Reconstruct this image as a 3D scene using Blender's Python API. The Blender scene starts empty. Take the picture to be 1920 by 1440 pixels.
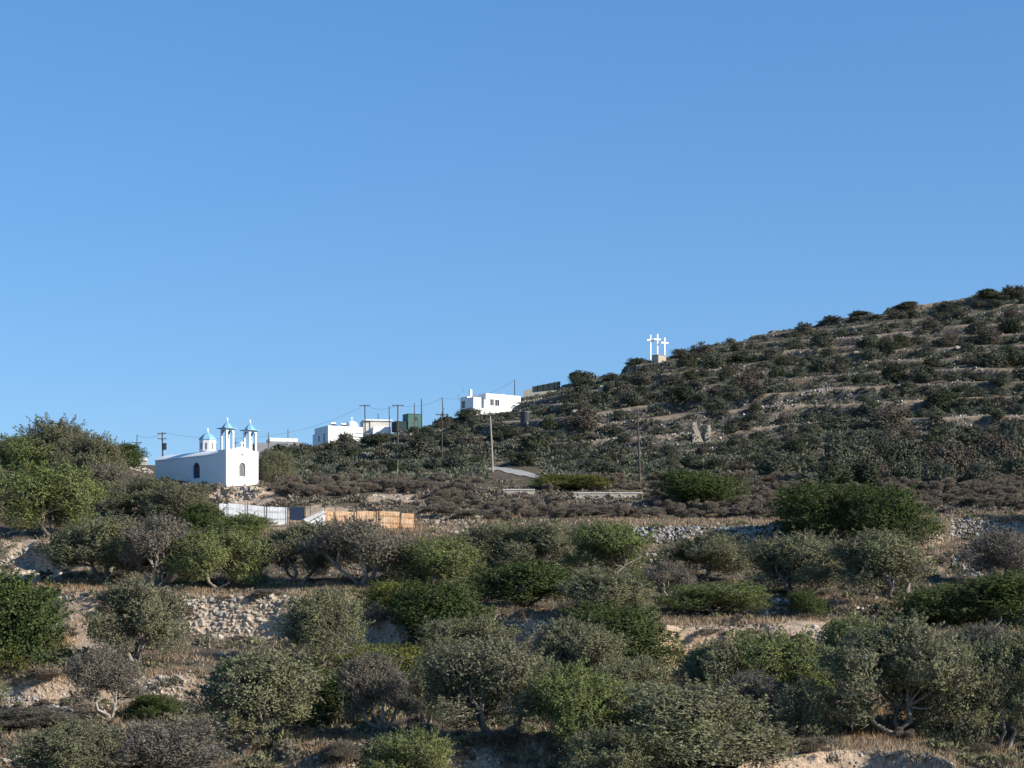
import bpy, bmesh, math, random
import numpy as np
from mathutils import Vector, Matrix
R = math.radians
random.seed(7); RNG = np.random.default_rng(11)
SC = bpy.context.scene; COL = SC.collection
# ------------------------------------------------------------------ camera
F, HX, HV = 3500.0, 960.0, 1150.0       # focal length in photo pixels, column of the view axis, row of eye level
cam = bpy.data.cameras.new('camera'); co = bpy.data.objects.new('camera', cam); COL.objects.link(co)
cam.sensor_width = 36; cam.lens = 36*F/1920; cam.shift_y = (HV-720)/1920
cam.clip_start = .5; cam.clip_end = 9000
co.location = (0, 0, 0); co.rotation_euler = (R(90), 0, 0); SC.camera = co
# ------------------------------------------------------------------ light
SUN_AZ, SUN_EL = R(66), R(28)           # azimuth to the right of the direction back to the camera
sd = Vector((math.sin(SUN_AZ)*math.cos(SUN_EL), -math.cos(SUN_AZ)*math.cos(SUN_EL), math.sin(SUN_EL)))
sun = bpy.data.lights.new('sun', 'SUN'); sun.energy = 5.0; sun.angle = R(.53); sun.color = (1, .92, .80)
so = bpy.data.objects.new('sun', sun); COL.objects.link(so); so.rotation_euler = sd.to_track_quat('Z', 'Y').to_euler()
w = bpy.data.worlds.new('World'); SC.world = w; w.use_nodes = True
nt = w.node_tree; bg = nt.nodes['Background']
sky = nt.nodes.new('ShaderNodeTexSky'); sky.sky_type = 'NISHITA'; sky.sun_disc = False
sky.sun_elevation = SUN_EL; sky.sun_rotation = math.atan2(sd.x, sd.y)
sky.air_density = 1.0; sky.dust_density = .3; sky.ozone_density = 3.5; sky.altitude = 300
hs = nt.nodes.new('ShaderNodeHueSaturation'); hs.inputs['Saturation'].default_value = 1.24
nt.links.new(sky.outputs[0], hs.inputs['Color']); gm = nt.nodes.new('ShaderNodeGamma'); gm.inputs[1].default_value = .60; nt.links.new(hs.outputs[0], gm.inputs[0])
gn = nt.nodes.new('ShaderNodeMix'); gn.data_type = 'RGBA'; gn.blend_type = 'MULTIPLY'; gn.inputs[0].default_value = 1; gn.inputs[7].default_value = (1.15, 1.57, 2.10, 1)
nt.links.new(gm.outputs[0], gn.inputs[6]); nt.links.new(gn.outputs[2], bg.inputs[0]); bg.inputs[1].default_value = .101
SC.view_settings.view_transform = 'Standard'; SC.view_settings.look = 'None'
SC.view_settings.exposure = 0.5; SC.view_settings.gamma = 1
SC.cycles.max_bounces = 5; SC.cycles.diffuse_bounces = 2; SC.cycles.transmission_bounces = 2
# ------------------------------------------------------------------ helpers
def tag(o, label=None, cat=None, group=None, kind=None):
    if label: o['label'] = label
    if cat: o['category'] = cat
    if group: o['group'] = group
    if kind: o['kind'] = kind
    return o
def link(o, parent=None):
    COL.objects.link(o)
    if parent: o.parent = parent
    return o
def empty(name, loc=(0, 0, 0), rz=0, label=None, cat=None, group=None):
    o = bpy.data.objects.new(name, None); o.location = loc; o.rotation_euler = (0, 0, rz); link(o)
    return tag(o, label, cat, group)
def np_mesh(name, V, Fc, mats=(), smooth=False):
    V = np.ascontiguousarray(V, dtype=np.float32); Fc = np.ascontiguousarray(Fc, dtype=np.int32)
    me = bpy.data.meshes.new(name); n, k = Fc.shape
    me.vertices.add(len(V)); me.vertices.foreach_set('co', V.ravel())
    me.loops.add(n*k); me.loops.foreach_set('vertex_index', Fc.ravel())
    me.polygons.add(n); me.polygons.foreach_set('loop_start', np.arange(n, dtype=np.int32)*k)
    me.polygons.foreach_set('loop_total', np.full(n, k, dtype=np.int32))
    me.polygons.foreach_set('use_smooth', np.full(n, smooth))
    me.update(calc_edges=True)
    for m in mats: me.materials.append(m)
    return me
class MB:
    def __init__(s): s.v = []; s.f = []
    def poly(s, vs, fs):
        b = len(s.v); s.v += [tuple(v) for v in vs]; s.f += [tuple(b+i for i in f) for f in fs]; return s
    def box(s, x0, x1, y0, y1, z0, z1):
        return s.poly([(x0,y0,z0),(x1,y0,z0),(x1,y1,z0),(x0,y1,z0),(x0,y0,z1),(x1,y0,z1),(x1,y1,z1),(x0,y1,z1)],
                      [(0,3,2,1),(4,5,6,7),(0,1,5,4),(1,2,6,5),(2,3,7,6),(3,0,4,7)])
    def tube(s, pts, rad, n=6, cap=True):
        pts = [Vector(p) for p in pts]; b = len(s.v)
        for i, p in enumerate(pts):
            t = (pts[min(i+1, len(pts)-1)]-pts[max(i-1, 0)])
            if t.length < 1e-6: t = Vector((0, 0, 1))
            t.normalize(); a = t.orthogonal().normalized() if abs(t.z) < .95 else Vector((1, 0, 0))
            a = (a-t*a.dot(t)).normalized(); c = t.cross(a)
            r = rad[i] if isinstance(rad, (list, tuple)) else rad
            for k in range(n):
                q = 2*math.pi*k/n; s.v.append(tuple(p+a*math.cos(q)*r+c*math.sin(q)*r))
        for i in range(len(pts)-1):
            for k in range(n):
                k2 = (k+1) % n; s.f.append((b+i*n+k, b+i*n+k2, b+(i+1)*n+k2, b+(i+1)*n+k))
        if cap:
            s.f.append(tuple(b+k for k in reversed(range(n)))); s.f.append(tuple(b+(len(pts)-1)*n+k for k in range(n)))
        return s
    def prism(s, poly, mp, d0, d1):     # 2D polygon (u,v) pushed from depth d0 to d1; mp(u,v,d)->xyz
        n = len(poly); b = len(s.v)
        s.v += [tuple(mp(u, v, d0)) for u, v in poly]+[tuple(mp(u, v, d1)) for u, v in poly]
        s.f.append(tuple(b+i for i in range(n))); s.f.append(tuple(b+n+i for i in reversed(range(n))))
        for i in range(n):
            j = (i+1) % n; s.f.append((b+j, b+i, b+n+i, b+n+j))
        return s
    def lathe(s, prof, cx=0, cy=0, n=12, rot=0):
        b = len(s.v)
        for r, z in prof:
            for k in range(n):
                q = 2*math.pi*k/n+rot; s.v.append((cx+r*math.cos(q), cy+r*math.sin(q), z))
        for i in range(len(prof)-1):
            for k in range(n):
                k2 = (k+1) % n; s.f.append((b+i*n+k, b+i*n+k2, b+(i+1)*n+k2, b+(i+1)*n+k))
        s.f.append(tuple(b+k for k in reversed(range(n)))); s.f.append(tuple(b+(len(prof)-1)*n+k for k in range(n)))
        return s
    def build(s, name, mat, parent=None, bevel=0, smooth=False):
        me = bpy.data.meshes.new(name); me.from_pydata(s.v, [], s.f); me.materials.append(mat)
        bm = bmesh.new(); bm.from_mesh(me)
        bmesh.ops.recalc_face_normals(bm, faces=bm.faces)
        if bevel: bmesh.ops.bevel(bm, geom=bm.edges[:], offset=bevel, segments=1, affect='EDGES')
        bm.to_mesh(me); bm.free()
        if smooth: me.polygons.foreach_set('use_smooth', [True]*len(me.polygons))
        me.update(); return link(bpy.data.objects.new(name, me), parent)
def smooth(a, b, x): t = np.clip((x-a)/(b-a), 0, 1); return t*t*(3-2*t)
def _hash(i, j, s): 
    n = (i.astype(np.int64)*374761393+j.astype(np.int64)*668265263+s*69069) & 0x7fffffff
    n = ((n ^ (n >> 13))*1274126177) & 0x7fffffff
    return ((n ^ (n >> 16)) & 0xffff)/65535.
def vnoise(x, y, s=0):
    i = np.floor(x); j = np.floor(y); u = x-i; v = y-j; u = u*u*(3-2*u); v = v*v*(3-2*v)
    a, b, c, d = _hash(i, j, s), _hash(i+1, j, s), _hash(i, j+1, s), _hash(i+1, j+1, s)
    return (a*(1-u)+b*u)*(1-v)+(c*(1-u)+d*u)*v
def fbm(x, y, o=4, s=0):
    t = 0; a = .5
    for k in range(o): t = t+a*vnoise(x*2**k, y*2**k, s+k*17); a *= .5
    return t/(1-.5**o)
# ------------------------------------------------------------------ materials
def mat(name, rough=.8, spec=.2):
    m = bpy.data.materials.new(name); m.use_nodes = True; b = m.node_tree.nodes['Principled BSDF']
    b.inputs['Roughness'].default_value = rough; b.inputs['Specular IOR Level'].default_value = spec
    return m, m.node_tree, b
def mixc(nt, f, a, b, blend='MIX'):
    n = nt.nodes.new('ShaderNodeMix'); n.data_type = 'RGBA'; n.blend_type = blend
    for sock, val in ((0, f), (6, a), (7, b)):
        if hasattr(val, 'is_linked'): nt.links.new(val, n.inputs[sock])
        elif sock == 0: n.inputs[0].default_value = val
        else: n.inputs[sock].default_value = (*val, 1)
    return n.outputs[2]
def noise(nt, scale, detail=4, co='Object', rough=.55):
    t = nt.nodes.new('ShaderNodeTexCoord'); n = nt.nodes.new('ShaderNodeTexNoise')
    n.inputs['Scale'].default_value = scale; n.inputs['Detail'].default_value = detail; n.inputs['Roughness'].default_value = rough
    nt.links.new(t.outputs[co], n.inputs['Vector']); return n.outputs[0]
def ramp(nt, src, a, b):
    n = nt.nodes.new('ShaderNodeMapRange'); n.inputs[1].default_value = a; n.inputs[2].default_value = b
    nt.links.new(src, n.inputs[0]); return n.outputs[0]
def bump(nt, b, src, dist, strength=.6):
    n = nt.nodes.new('ShaderNodeBump'); n.inputs['Distance'].default_value = dist; n.inputs['Strength'].default_value = strength
    nt.links.new(src, n.inputs['Height']); nt.links.new(n.outputs[0], b.inputs['Normal'])
def simple(name, c1, c2=None, scale=3, rough=.8, bumpd=0, spec=.2, lo=.35, hi=.65, metal=0):
    m, t, b = mat(name, rough, spec); c2 = c2 or tuple(x*.8 for x in c1); b.inputs['Metallic'].default_value = metal
    n = noise(t, scale, 5); t.links.new(mixc(t, ramp(t, n, lo, hi), c1, c2), b.inputs['Base Color'])
    if bumpd: bump(t, b, n, bumpd)
    return m
def foliage(name, a, b_, c, trans=.3, var=.55):
    # a..b by object, mottled towards c by patches of the crown, every leaf its own tone
    m = bpy.data.materials.new(name); m.use_nodes = True; t = m.node_tree; t.nodes.clear()
    oi = t.nodes.new('ShaderNodeObjectInfo'); ge = t.nodes.new('ShaderNodeNewGeometry')
    col = mixc(t, oi.outputs['Random'], a, b_)
    n = noise(t, 4.5, 3); col = mixc(t, ramp(t, n, .42, .66), col, c)
    v = t.nodes.new('ShaderNodeMapRange'); v.inputs[3].default_value = 1-var; v.inputs[4].default_value = 1+var
    t.links.new(ge.outputs['Random Per Island'], v.inputs[0])
    h = t.nodes.new('ShaderNodeHueSaturation'); t.links.new(v.outputs[0], h.inputs['Value']); t.links.new(col, h.inputs['Color'])
    d = t.nodes.new('ShaderNodeBsdfDiffuse'); tr = t.nodes.new('ShaderNodeBsdfTranslucent'); mx = t.nodes.new('ShaderNodeMixShader')
    o = t.nodes.new('ShaderNodeOutputMaterial'); mx.inputs[0].default_value = trans
    t.links.new(h.outputs[0], d.inputs[0]); t.links.new(h.outputs[0], tr.inputs[0])
    t.links.new(d.outputs[0], mx.inputs[1]); t.links.new(tr.outputs[0], mx.inputs[2]); t.links.new(mx.outputs[0], o.inputs[0])
    return m
M = {}
M['olive'] = foliage('olive_leaves', (0.239,0.246,0.128), (0.218,0.218,0.134), (0.180,0.168,0.116), var=.35)
M['green'] = foliage('green_leaves', (0.180,0.217,0.078), (0.225,0.246,0.096), (0.174,0.183,0.090), var=.35)
M['dark'] = foliage('mastic_leaves', (0.074,0.109,0.038), (0.099,0.129,0.047), (0.123,0.136,0.059), var=.4)
M['yellow'] = foliage('yellow_green_leaves', (0.213,0.227,0.061), (0.180,0.194,0.054), (0.146,0.148,0.054), var=.35)
M['grey'] = foliage('grey_leaves', (0.220,0.204,0.147), (0.214,0.191,0.155), (0.185,0.162,0.129), var=.35)
M['far'] = foliage('hill_leaves', (.125,.14,.092), (.148,.153,.11), (.112,.108,.088), .15, .3)
M['fardark'] = foliage('dark_hill_leaves', (.075,.09,.055), (.095,.11,.06), (.085,.08,.06), .15, .3)
M['farbrown'] = foliage('dry_hill_scrub', (.17,.145,.115), (.15,.14,.11), (.12,.10,.08), .15, .3)
M['brown'] = foliage('brown_scrub', (.25,.205,.155), (.225,.20,.165), (.17,.135,.105), .15, .35)
M['rust'] = foliage('rust_scrub', (.34,.21,.10), (.30,.19,.10), (.22,.15,.10), .15)
M['straw'] = foliage('straw', (.43,.33,.225), (.39,.305,.215), (.29,.21,.14), .3)
M['twig'] = foliage('twigs', (.20,.18,.155), (.24,.22,.19), (.15,.13,.11), .05, .4)
M['bark'] = simple('bark', (.14,.115,.09), (.30,.27,.23), 6, .9, .03)
M['barkpale'] = simple('pale_bark', (.42,.38,.33), (.22,.19,.16), 6, .9, .03)
M['white'] = simple('whitewash', (.80,.80,.79), (.74,.74,.73), 1.2, .9, .03, lo=.45, hi=.75)
M['cream'] = simple('cream_wall', (.66,.63,.57), (.50,.46,.40), 2, .9, .03)
M['blue'] = simple('blue_paint', (.20,.40,.56), (.25,.46,.60), 4, .6)
M['blueframe'] = simple('blue_frame', (.06,.20,.42), (.07,.24,.46), 4, .5)
M['navy'] = simple('navy_paint', (.03,.05,.09), None, 4, .7)
M['slate'] = simple('grey_roof', (.30,.30,.31), (.22,.22,.24), 3, .9)
M['glass'] = simple('dark_glass', (.025,.03,.045), (.04,.045,.06), 2, .15, 0, .5)
M['shutter'] = simple('grey_shutter', (.22,.23,.23), (.16,.17,.17), 6, .7)
M['iron'] = simple('dark_iron', (.05,.045,.045), (.09,.06,.045), 6, .6)
M['bronze'] = simple('bell_bronze', (.10,.11,.12), (.06,.06,.06), 6, .4, metal=.6)
M['woodpole'] = simple('pole_wood', (.075,.06,.05), (.12,.10,.08), 5, .9)
M['palepole'] = simple('pale_pole_wood', (.36,.32,.26), (.26,.22,.18), 5, .9)
M['concrete'] = simple('concrete', (.46,.42,.34), (.36,.33,.27), 1.2, .95, .04)
M['greenshed'] = simple('green_sheet', (.055,.13,.115), (.08,.16,.14), 2, .7)
M['mesh'] = simple('green_netting', (.025,.045,.05), (.035,.055,.06), 2, .9)
M['tank'] = simple('black_plastic', (.035,.037,.042), (.06,.06,.065), 3, .45)
M['paleblue'] = simple('pale_blue_wall', (.36,.46,.54), (.30,.38,.45), 3, .9)
M['road'] = simple('road_dust', (.38,.36,.33), (.27,.25,.225), 1.5, .95)
M['steel'] = simple('heater_steel', (.5,.5,.5), (.4,.4,.4), 3, .3, metal=.8)
M['yellowpaint'] = simple('yellow_paint', (.6,.45,.08), None, 3, .6)
# stone: tone by object and by island
def stone_mat(name, a, b_, c):
    m, t, b = mat(name, .95, .1); oi = t.nodes.new('ShaderNodeObjectInfo'); ge = t.nodes.new('ShaderNodeNewGeometry')
    ad = t.nodes.new('ShaderNodeMath'); ad.operation = 'ADD'; fr = t.nodes.new('ShaderNodeMath'); fr.operation = 'FRACT'
    t.links.new(oi.outputs['Random'], ad.inputs[0]); t.links.new(ge.outputs['Random Per Island'], ad.inputs[1]); t.links.new(ad.outputs[0], fr.inputs[0])
    col = mixc(t, fr.outputs[0], a, b_); n = noise(t, 5, 5); col = mixc(t, ramp(t, n, .5, .7), col, c)
    t.links.new(col, b.inputs['Base Color']); bump(t, b, n, .05, .8); return m
M['stone'] = stone_mat('limestone', (.50,.45,.37), (.36,.31,.25), (.25,.22,.18))
M['stonegrey'] = stone_mat('grey_limestone', (.42,.41,.38), (.28,.27,.25), (.18,.175,.165))
M['stonefar'] = stone_mat('weathered_stone', (.44,.40,.34), (.28,.25,.22), (.20,.18,.16))
M['ruinstone'] = simple('ruin_stone', (.36,.325,.26), (.24,.215,.175), 2.5, .95, .05)
M['rearstone'] = simple('ruin_stone_shade', (.22,.20,.17), (.12,.11,.095), 2.5, .95, .05)  # ruin stone darkened so the rear wall carries the interior's shade
def corrug(name, a, b_, c, s):
    m, t, b = mat(name, .55, .4)
    n1 = noise(t, s, 6); n2 = noise(t, s*2.7, 4)
    col = mixc(t, ramp(t, n1, .42, .6), a, b_); col = mixc(t, ramp(t, n2, .55, .7), col, c); t.links.new(col, b.inputs['Base Color']); return m
M['zinc'] = corrug('zinc_sheet', (.56,.58,.60), (.48,.50,.52), (.34,.34,.34), 2.2)
M['rusty'] = corrug('rusty_sheet', (.68,.50,.33), (.58,.32,.15), (.34,.15,.06), 2.4)
# ------------------------------------------------------------------ terrain
XS = [-900,0,280,480,530,600,700,800,865,975,1045,1090,1160,1250,1350,1450,1560,1640,1750,1800,1920,2900]
VS = [900,872,872,868,850,836,817,800,775,750,725,710,688,666,642,620,601,580,565,553,537,470]
DX = [-900,280,480,600,870,1235,1920,2900]; DS = [250,240,262,360,380,405,440,470]
TD = np.array([2,20,45,60,70,85,100,118,135,155,175,200.])
TV = np.array([0,0,0,1530,1440,1320,1205,1122,1062,1003,960,913.])
TZ = (HV-TV)*TD/F; TZ[:3] = (-1.8,-4.6,-6.6)
def base_z(px, d):
    z = np.interp(d, TD, TZ)
    v225 = np.interp(px, [0,480,600,1900], [884,880,897,893]); vs = np.interp(px, XS, VS); ds = np.interp(px, DX, DS)
    z225 = (HV-v225)*225/F; zs = (HV-vs)*ds/F
    z = np.where(d > 200, TZ[-1]+(z225-TZ[-1])*(d-200)/25, z)
    t = (d-225)/np.maximum(ds-225, 1)
    z = np.where(d > 225, z225+(zs-z225)*t, z)
    z = np.where(d > ds, np.maximum(zs-.30*(d-ds), -25), z)
    return z
# foreground terrace edges: crest line in the photograph (column,row), height in metres, bareness
RIS = [([(1370,1424),(1425,1415),(1560,1403),(1640,1400),(1740,1411),(1800,1440)], 1.5, 1.),
       ([(-200,1280),(140,1272),(340,1268),(460,1276)], 1.2, .8),
       ([(520,1392),(800,1400),(1040,1408),(1180,1420)], 1.2, .5),
       ([(-200,1018),(60,1022),(120,1034)], 2.0, .9),
       ([(60,1108),(190,1115),(300,1112),(560,1122),(700,1140),(770,1160)], 2.6, 1.),
       ([(860,1150),(960,1156),(1110,1163),(1220,1172),(1400,1172),(1620,1178),(1780,1196),(2100,1215)], 2.3, 1.),
       ([(1380,1128),(1500,1130),(1560,1138),(1720,1142),(2100,1140)], 1.0, .3),
       ([(1110,984),(1200,987),(1480,985),(1580,984)], 1.8, .2),
       ([(1720,1000),(1790,970),(2100,976)], 2.2, .3),
       ([(1180,1034),(1260,1036),(1500,1040),(2100,1032)], 1.2, .3),
       ([(385,911),(495,913)], 1.6, .6)]
gd = np.linspace(58, 215, 900)
RR = []
for pts, h, bare in RIS:
    xs = np.array([p[0] for p in pts], float); vsn = np.array([p[1] for p in pts], float); de = []
    for x_, v_ in zip(xs, vsn):
        zz = base_z(np.full_like(gd, x_), gd)+h/2
        vv = HV-F*zz/gd; k = np.argmax(vv <= v_); de.append(gd[k])
    RR.append((xs, np.array(de), h, bare))
def height(px, d, want=False):
    x = (px-HX)/F*d
    z = base_z(px, d)+(fbm(x/9, d/9, 4, 3)-.5)*1.1*smooth(20, 70, d)*(1-.6*smooth(225, 250, d))+(fbm(x/1.3, d/1.3, 3, 9)-.5)*.22
    bare = np.zeros_like(z)
    for xs, de, h, b in RR:
        a = smooth(xs[0]-12, xs[0]+18, px)*(1-smooth(xs[-1]-18, xs[-1]+12, px))
        e = np.interp(px, xs, de)+(fbm(x/3.5, d*0+5, 3, 21)-.5)*2.4
        t = d-e; s = np.clip(t/.45, -1, 1)
        z = z+a*h/2*s*np.exp(-np.abs(t)/5.5)*(.8+.4*vnoise(x/2.5, d*0, 4))
        bare = np.maximum(bare, a*b*smooth(-h*1.6, -.3, t)*(1-smooth(.3, .9, t)))
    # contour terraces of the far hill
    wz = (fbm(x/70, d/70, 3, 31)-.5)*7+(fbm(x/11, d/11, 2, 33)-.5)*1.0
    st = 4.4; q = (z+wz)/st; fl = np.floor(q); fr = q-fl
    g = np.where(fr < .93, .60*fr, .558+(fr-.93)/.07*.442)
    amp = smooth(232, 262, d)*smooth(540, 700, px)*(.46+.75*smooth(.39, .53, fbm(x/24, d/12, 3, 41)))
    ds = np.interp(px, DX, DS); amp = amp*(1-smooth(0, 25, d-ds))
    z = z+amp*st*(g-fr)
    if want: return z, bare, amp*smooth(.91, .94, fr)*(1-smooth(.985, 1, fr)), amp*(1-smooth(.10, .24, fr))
    return z
cols = np.concatenate([np.linspace(-2600,-120,40), np.arange(-100, 2025, 5.), np.linspace(2060,5200,48)])
rows = np.concatenate([np.linspace(2, 56, 20), np.arange(58, 120, .24), np.arange(120, 232, .36), np.arange(232, 452, .5),
                       np.linspace(455, 700, 40), np.array([800,1000,1400,2000,3200,5000,8000.])])
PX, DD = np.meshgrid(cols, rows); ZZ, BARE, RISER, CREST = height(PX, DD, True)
V = np.stack([(PX-HX)/F*DD, DD, ZZ], -1).reshape(-1, 3)
nr, nc = PX.shape; ii = np.arange(nr*nc).reshape(nr, nc)
FC = np.stack([ii[:-1,:-1], ii[:-1,1:], ii[1:,1:], ii[1:,:-1]], -1).reshape(-1, 4)
VV = HV-F*ZZ/DD
vis_col = {}
def hit(px, v):
    c = int(np.clip(np.searchsorted(cols, px), 1, nc-1))
    c = c if cols[c]-px < px-cols[c-1] else c-1
    if c not in vis_col:
        r0 = np.searchsorted(rows, 60); vis_col[c] = (r0, np.minimum.accumulate(VV[r0:, c]))
    r0, acc = vis_col[c]; k = int(np.argmax(acc <= v))
    if acc[k] > v: return None
    k = k+r0; d = rows[k]
    if k > r0:
        a, b = VV[k-1, c], VV[k, c]
        if a > b: d = rows[k-1]+(rows[k]-rows[k-1])*np.clip((a-v)/(a-b), 0, 1)
    return Vector(((px-HX)/F*d, d, float((HV-v)*d/F)))
def ground(x, y):
    return float(height(np.array([HX+F*x/y]), np.array([float(y)]))[0])
# painted ground cover: bare soil, rust coloured grass
def blob(cx, cy, rx, ry): 
    n = fbm(PX/60, VV/25, 3, 77)
    return np.clip(1.4-np.sqrt(((PX-cx)/rx)**2+((VV-cy)/ry)**2)-(n-.5)*1.6, 0, 1)
soil = BARE*1.0
for b in [(140,1160,75,60),(190,1210,70,35),(60,1060,70,50),(110,1285,80,18),(640,1165,90,40),(960,1195,60,35),(1400,1188,190,22),
          (1560,1425,190,30),(470,1165,110,45),(860,1425,120,30),(600,960,90,12),(1500,1175,120,12),(470,930,50,20),(740,935,60,8),(560,985,120,12)]:
    soil = np.maximum(soil, blob(*b)*(DD < 232)*(DD > 60))
rust = np.zeros_like(soil)
for b in [(1265,1222,55,22),(1375,1212,30,20),(1800,935,30,12),(130,1100,90,10),(130,1190,22,25),(620,1395,90,14),(1650,1330,110,30),(1500,1385,60,14),(640,985,150,10),(1560,745,80,5),(1700,745,200,4),(1180,905,30,6)]:
    rust = np.maximum(rust, blob(*b)*(DD > 60))
road_mask = np.zeros_like(soil)
me = np_mesh('hillside', V, FC, smooth=True)
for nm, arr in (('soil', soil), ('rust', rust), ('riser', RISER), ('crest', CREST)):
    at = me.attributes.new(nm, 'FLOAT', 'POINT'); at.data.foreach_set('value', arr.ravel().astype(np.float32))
m, t, b = mat('hillside_ground', .97, .05)
def attr(t, n): a = t.nodes.new('ShaderNodeAttribute'); a.attribute_name = n; return a.outputs['Fac']
n1 = noise(t, .35, 6); n2 = noise(t, 2.2, 8, rough=.7); n3 = noise(t, .9, 6, rough=.65)
col = mixc(t, ramp(t, n3, .38, .62), (.145,.112,.082), (.078,.065,.05))
col = mixc(t, ramp(t, n1, .48, .62), col, (.105,.10,.06))
col = mixc(t, ramp(t, n2, .55, .75), col, (.22,.18,.14))
n4 = noise(t, 7.5, 4, rough=.7); soilc = mixc(t, ramp(t, n2, .40, .66), (.56,.43,.31), (.34,.25,.175)); soilc = mixc(t, ramp(t, n4, .52, .62), soilc, (.25,.19,.14))
sf = t.nodes.new('ShaderNodeMath'); sf.operation = 'ADD'; t.links.new(attr(t, 'soil'), sf.inputs[0])
n2s = ramp(t, n3, .35, .7); sg = t.nodes.new('ShaderNodeMath'); sg.operation = 'MULTIPLY'; sg.inputs[1].default_value = .8; t.links.new(n2s, sg.inputs[0])
s2 = t.nodes.new('ShaderNodeMath'); s2.operation = 'SUBTRACT'; t.links.new(attr(t, 'soil'), s2.inputs[0]); t.links.new(sg.outputs[0], s2.inputs[1])
col = mixc(t, ramp(t, s2.outputs[0], 0, .25), col, soilc)
rr = t.nodes.new('ShaderNodeMath'); rr.operation = 'MULTIPLY'; t.links.new(attr(t, 'rust'), rr.inputs[0]); t.links.new(ramp(t, n2, .3, .6), rr.inputs[1])
col = mixc(t, rr.outputs[0], col, (.33,.21,.11))
riser_shade = mixc(t, ramp(t, n2, .45, .6), (.065,.057,.05), (.15,.135,.115)); col = mixc(t, attr(t, 'riser'), col, riser_shade)  # mottled riser stone, darkened to paint in the shade of the terrace faces
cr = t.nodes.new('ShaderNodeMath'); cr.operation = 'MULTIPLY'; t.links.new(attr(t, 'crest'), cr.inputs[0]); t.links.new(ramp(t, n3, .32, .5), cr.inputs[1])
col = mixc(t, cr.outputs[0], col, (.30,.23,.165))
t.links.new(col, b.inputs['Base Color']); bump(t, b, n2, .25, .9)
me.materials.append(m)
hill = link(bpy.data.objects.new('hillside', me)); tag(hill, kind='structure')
# road: a sheet a few mm over the ground
rv = []; rf = []
def strip(center, width, name, lift=.06):
    vs_ = []; n = len(center)
    for i in range(n):
        p = Vector(center[i]); q = Vector(center[min(i+1, n-1)])-Vector(center[max(i-1, 0)]); q = Vector((q.x, q.y)).normalized(); s = Vector((-q.y, q.x))
        for k in range(5):
            u = (k/4-.5)*width; x_, y_ = p.x+s.x*u, p.y+s.y*u
            vs_.append((x_, y_, ground(x_, y_)+lift+.05))
    fs = [(i*5+k, i*5+k+1, (i+1)*5+k+1, (i+1)*5+k) for i in range(n-1) for k in range(4)]
    me = np_mesh(name, np.array(vs_), np.array(fs), (M['road'],), True); return link(bpy.data.objects.new(name, me))
rp = [hit(915, 876), hit(940, 881), hit(970, 886), hit(1005, 893), hit(1050, 898)]
ctr = []
for i in range(len(rp)-1):
    for k in range(6): ctr.append(rp[i].lerp(rp[i+1], k/6))
tag(strip(ctr, 2.7, 'dirt_road', .03), kind='structure')
# ------------------------------------------------------------------ plants
def leaves(P, D, L, W, rng, O=None, tilt=.55):     # P centres, D axis directions, O outward directions the blades lean towards
    n = len(P); rnd = rng.normal(size=(n, 3))
    if O is not None:
        rnd = O+rnd*tilt; rnd /= np.linalg.norm(rnd, axis=1, keepdims=True); D = D-rnd*np.sum(D*rnd, 1, keepdims=True)*.8; D /= np.linalg.norm(D, axis=1, keepdims=True)+1e-9
    S = np.cross(D, rnd); S /= np.linalg.norm(S, axis=1, keepdims=True)+1e-9
    L = L*(.6+.8*rng.random((n, 1))); W = W*(.6+.8*rng.random((n, 1)))
    V = np.empty((n, 3, 3)); V[:,0] = P-D*L*.45-S*W*.6; V[:,1] = P-D*L*.25+S*W*.8; V[:,2] = P+D*L*.65
    return V.reshape(-1, 3), np.arange(3*n).reshape(n, 3)
def lobes_for(kind, rng, n):
    out = []
    for k in range(n):
        a = rng.random()*2*math.pi; 
        if kind == 'olive': e = rng.random()**.9; rr = .38*math.cos(e*math.pi/2)**.6; z = .37+.47*math.sin(e*math.pi/2); r = .10+.10*rng.random()
        elif kind == 'bush': e = rng.random(); rr = .36*math.cos(e*math.pi/2)**.55; z = .14+.68*math.sin(e*math.pi/2); r = .11+.09*rng.random()
        elif kind == 'dome': e = rng.random(); rr = .36*math.cos(e*math.pi/2)**.5*(.4+.6*rng.random()**.5); z = .12+.62*math.sin(e*math.pi/2)*(.5+.5*rng.random()**.5); r = .13+.10*rng.random()
        else: e = rng.random(); rr = .40*math.cos(e*math.pi/2)**.5; z = .05+.72*math.sin(e*math.pi/2); r = .10+.07*rng.random()
        s = .75+.42*rng.random()
        if kind == 'olive' and rng.random() < .12: z = .26+.15*rng.random(); rr = .3
        out.append((rr*math.cos(a)*s, rr*math.sin(a)*s, z*(.85+.25*rng.random()) if kind != 'olive' else z*(.92+.16*rng.random()), r))
    for k in range(n//4):                 # inner fill
        a = rng.random()*2*math.pi; rr = .2*rng.random(); out.append((rr*math.cos(a), rr*math.sin(a), (.55 if kind == 'olive' else .4)+.15*rng.random(), .17))
    return np.array(out)
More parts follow.
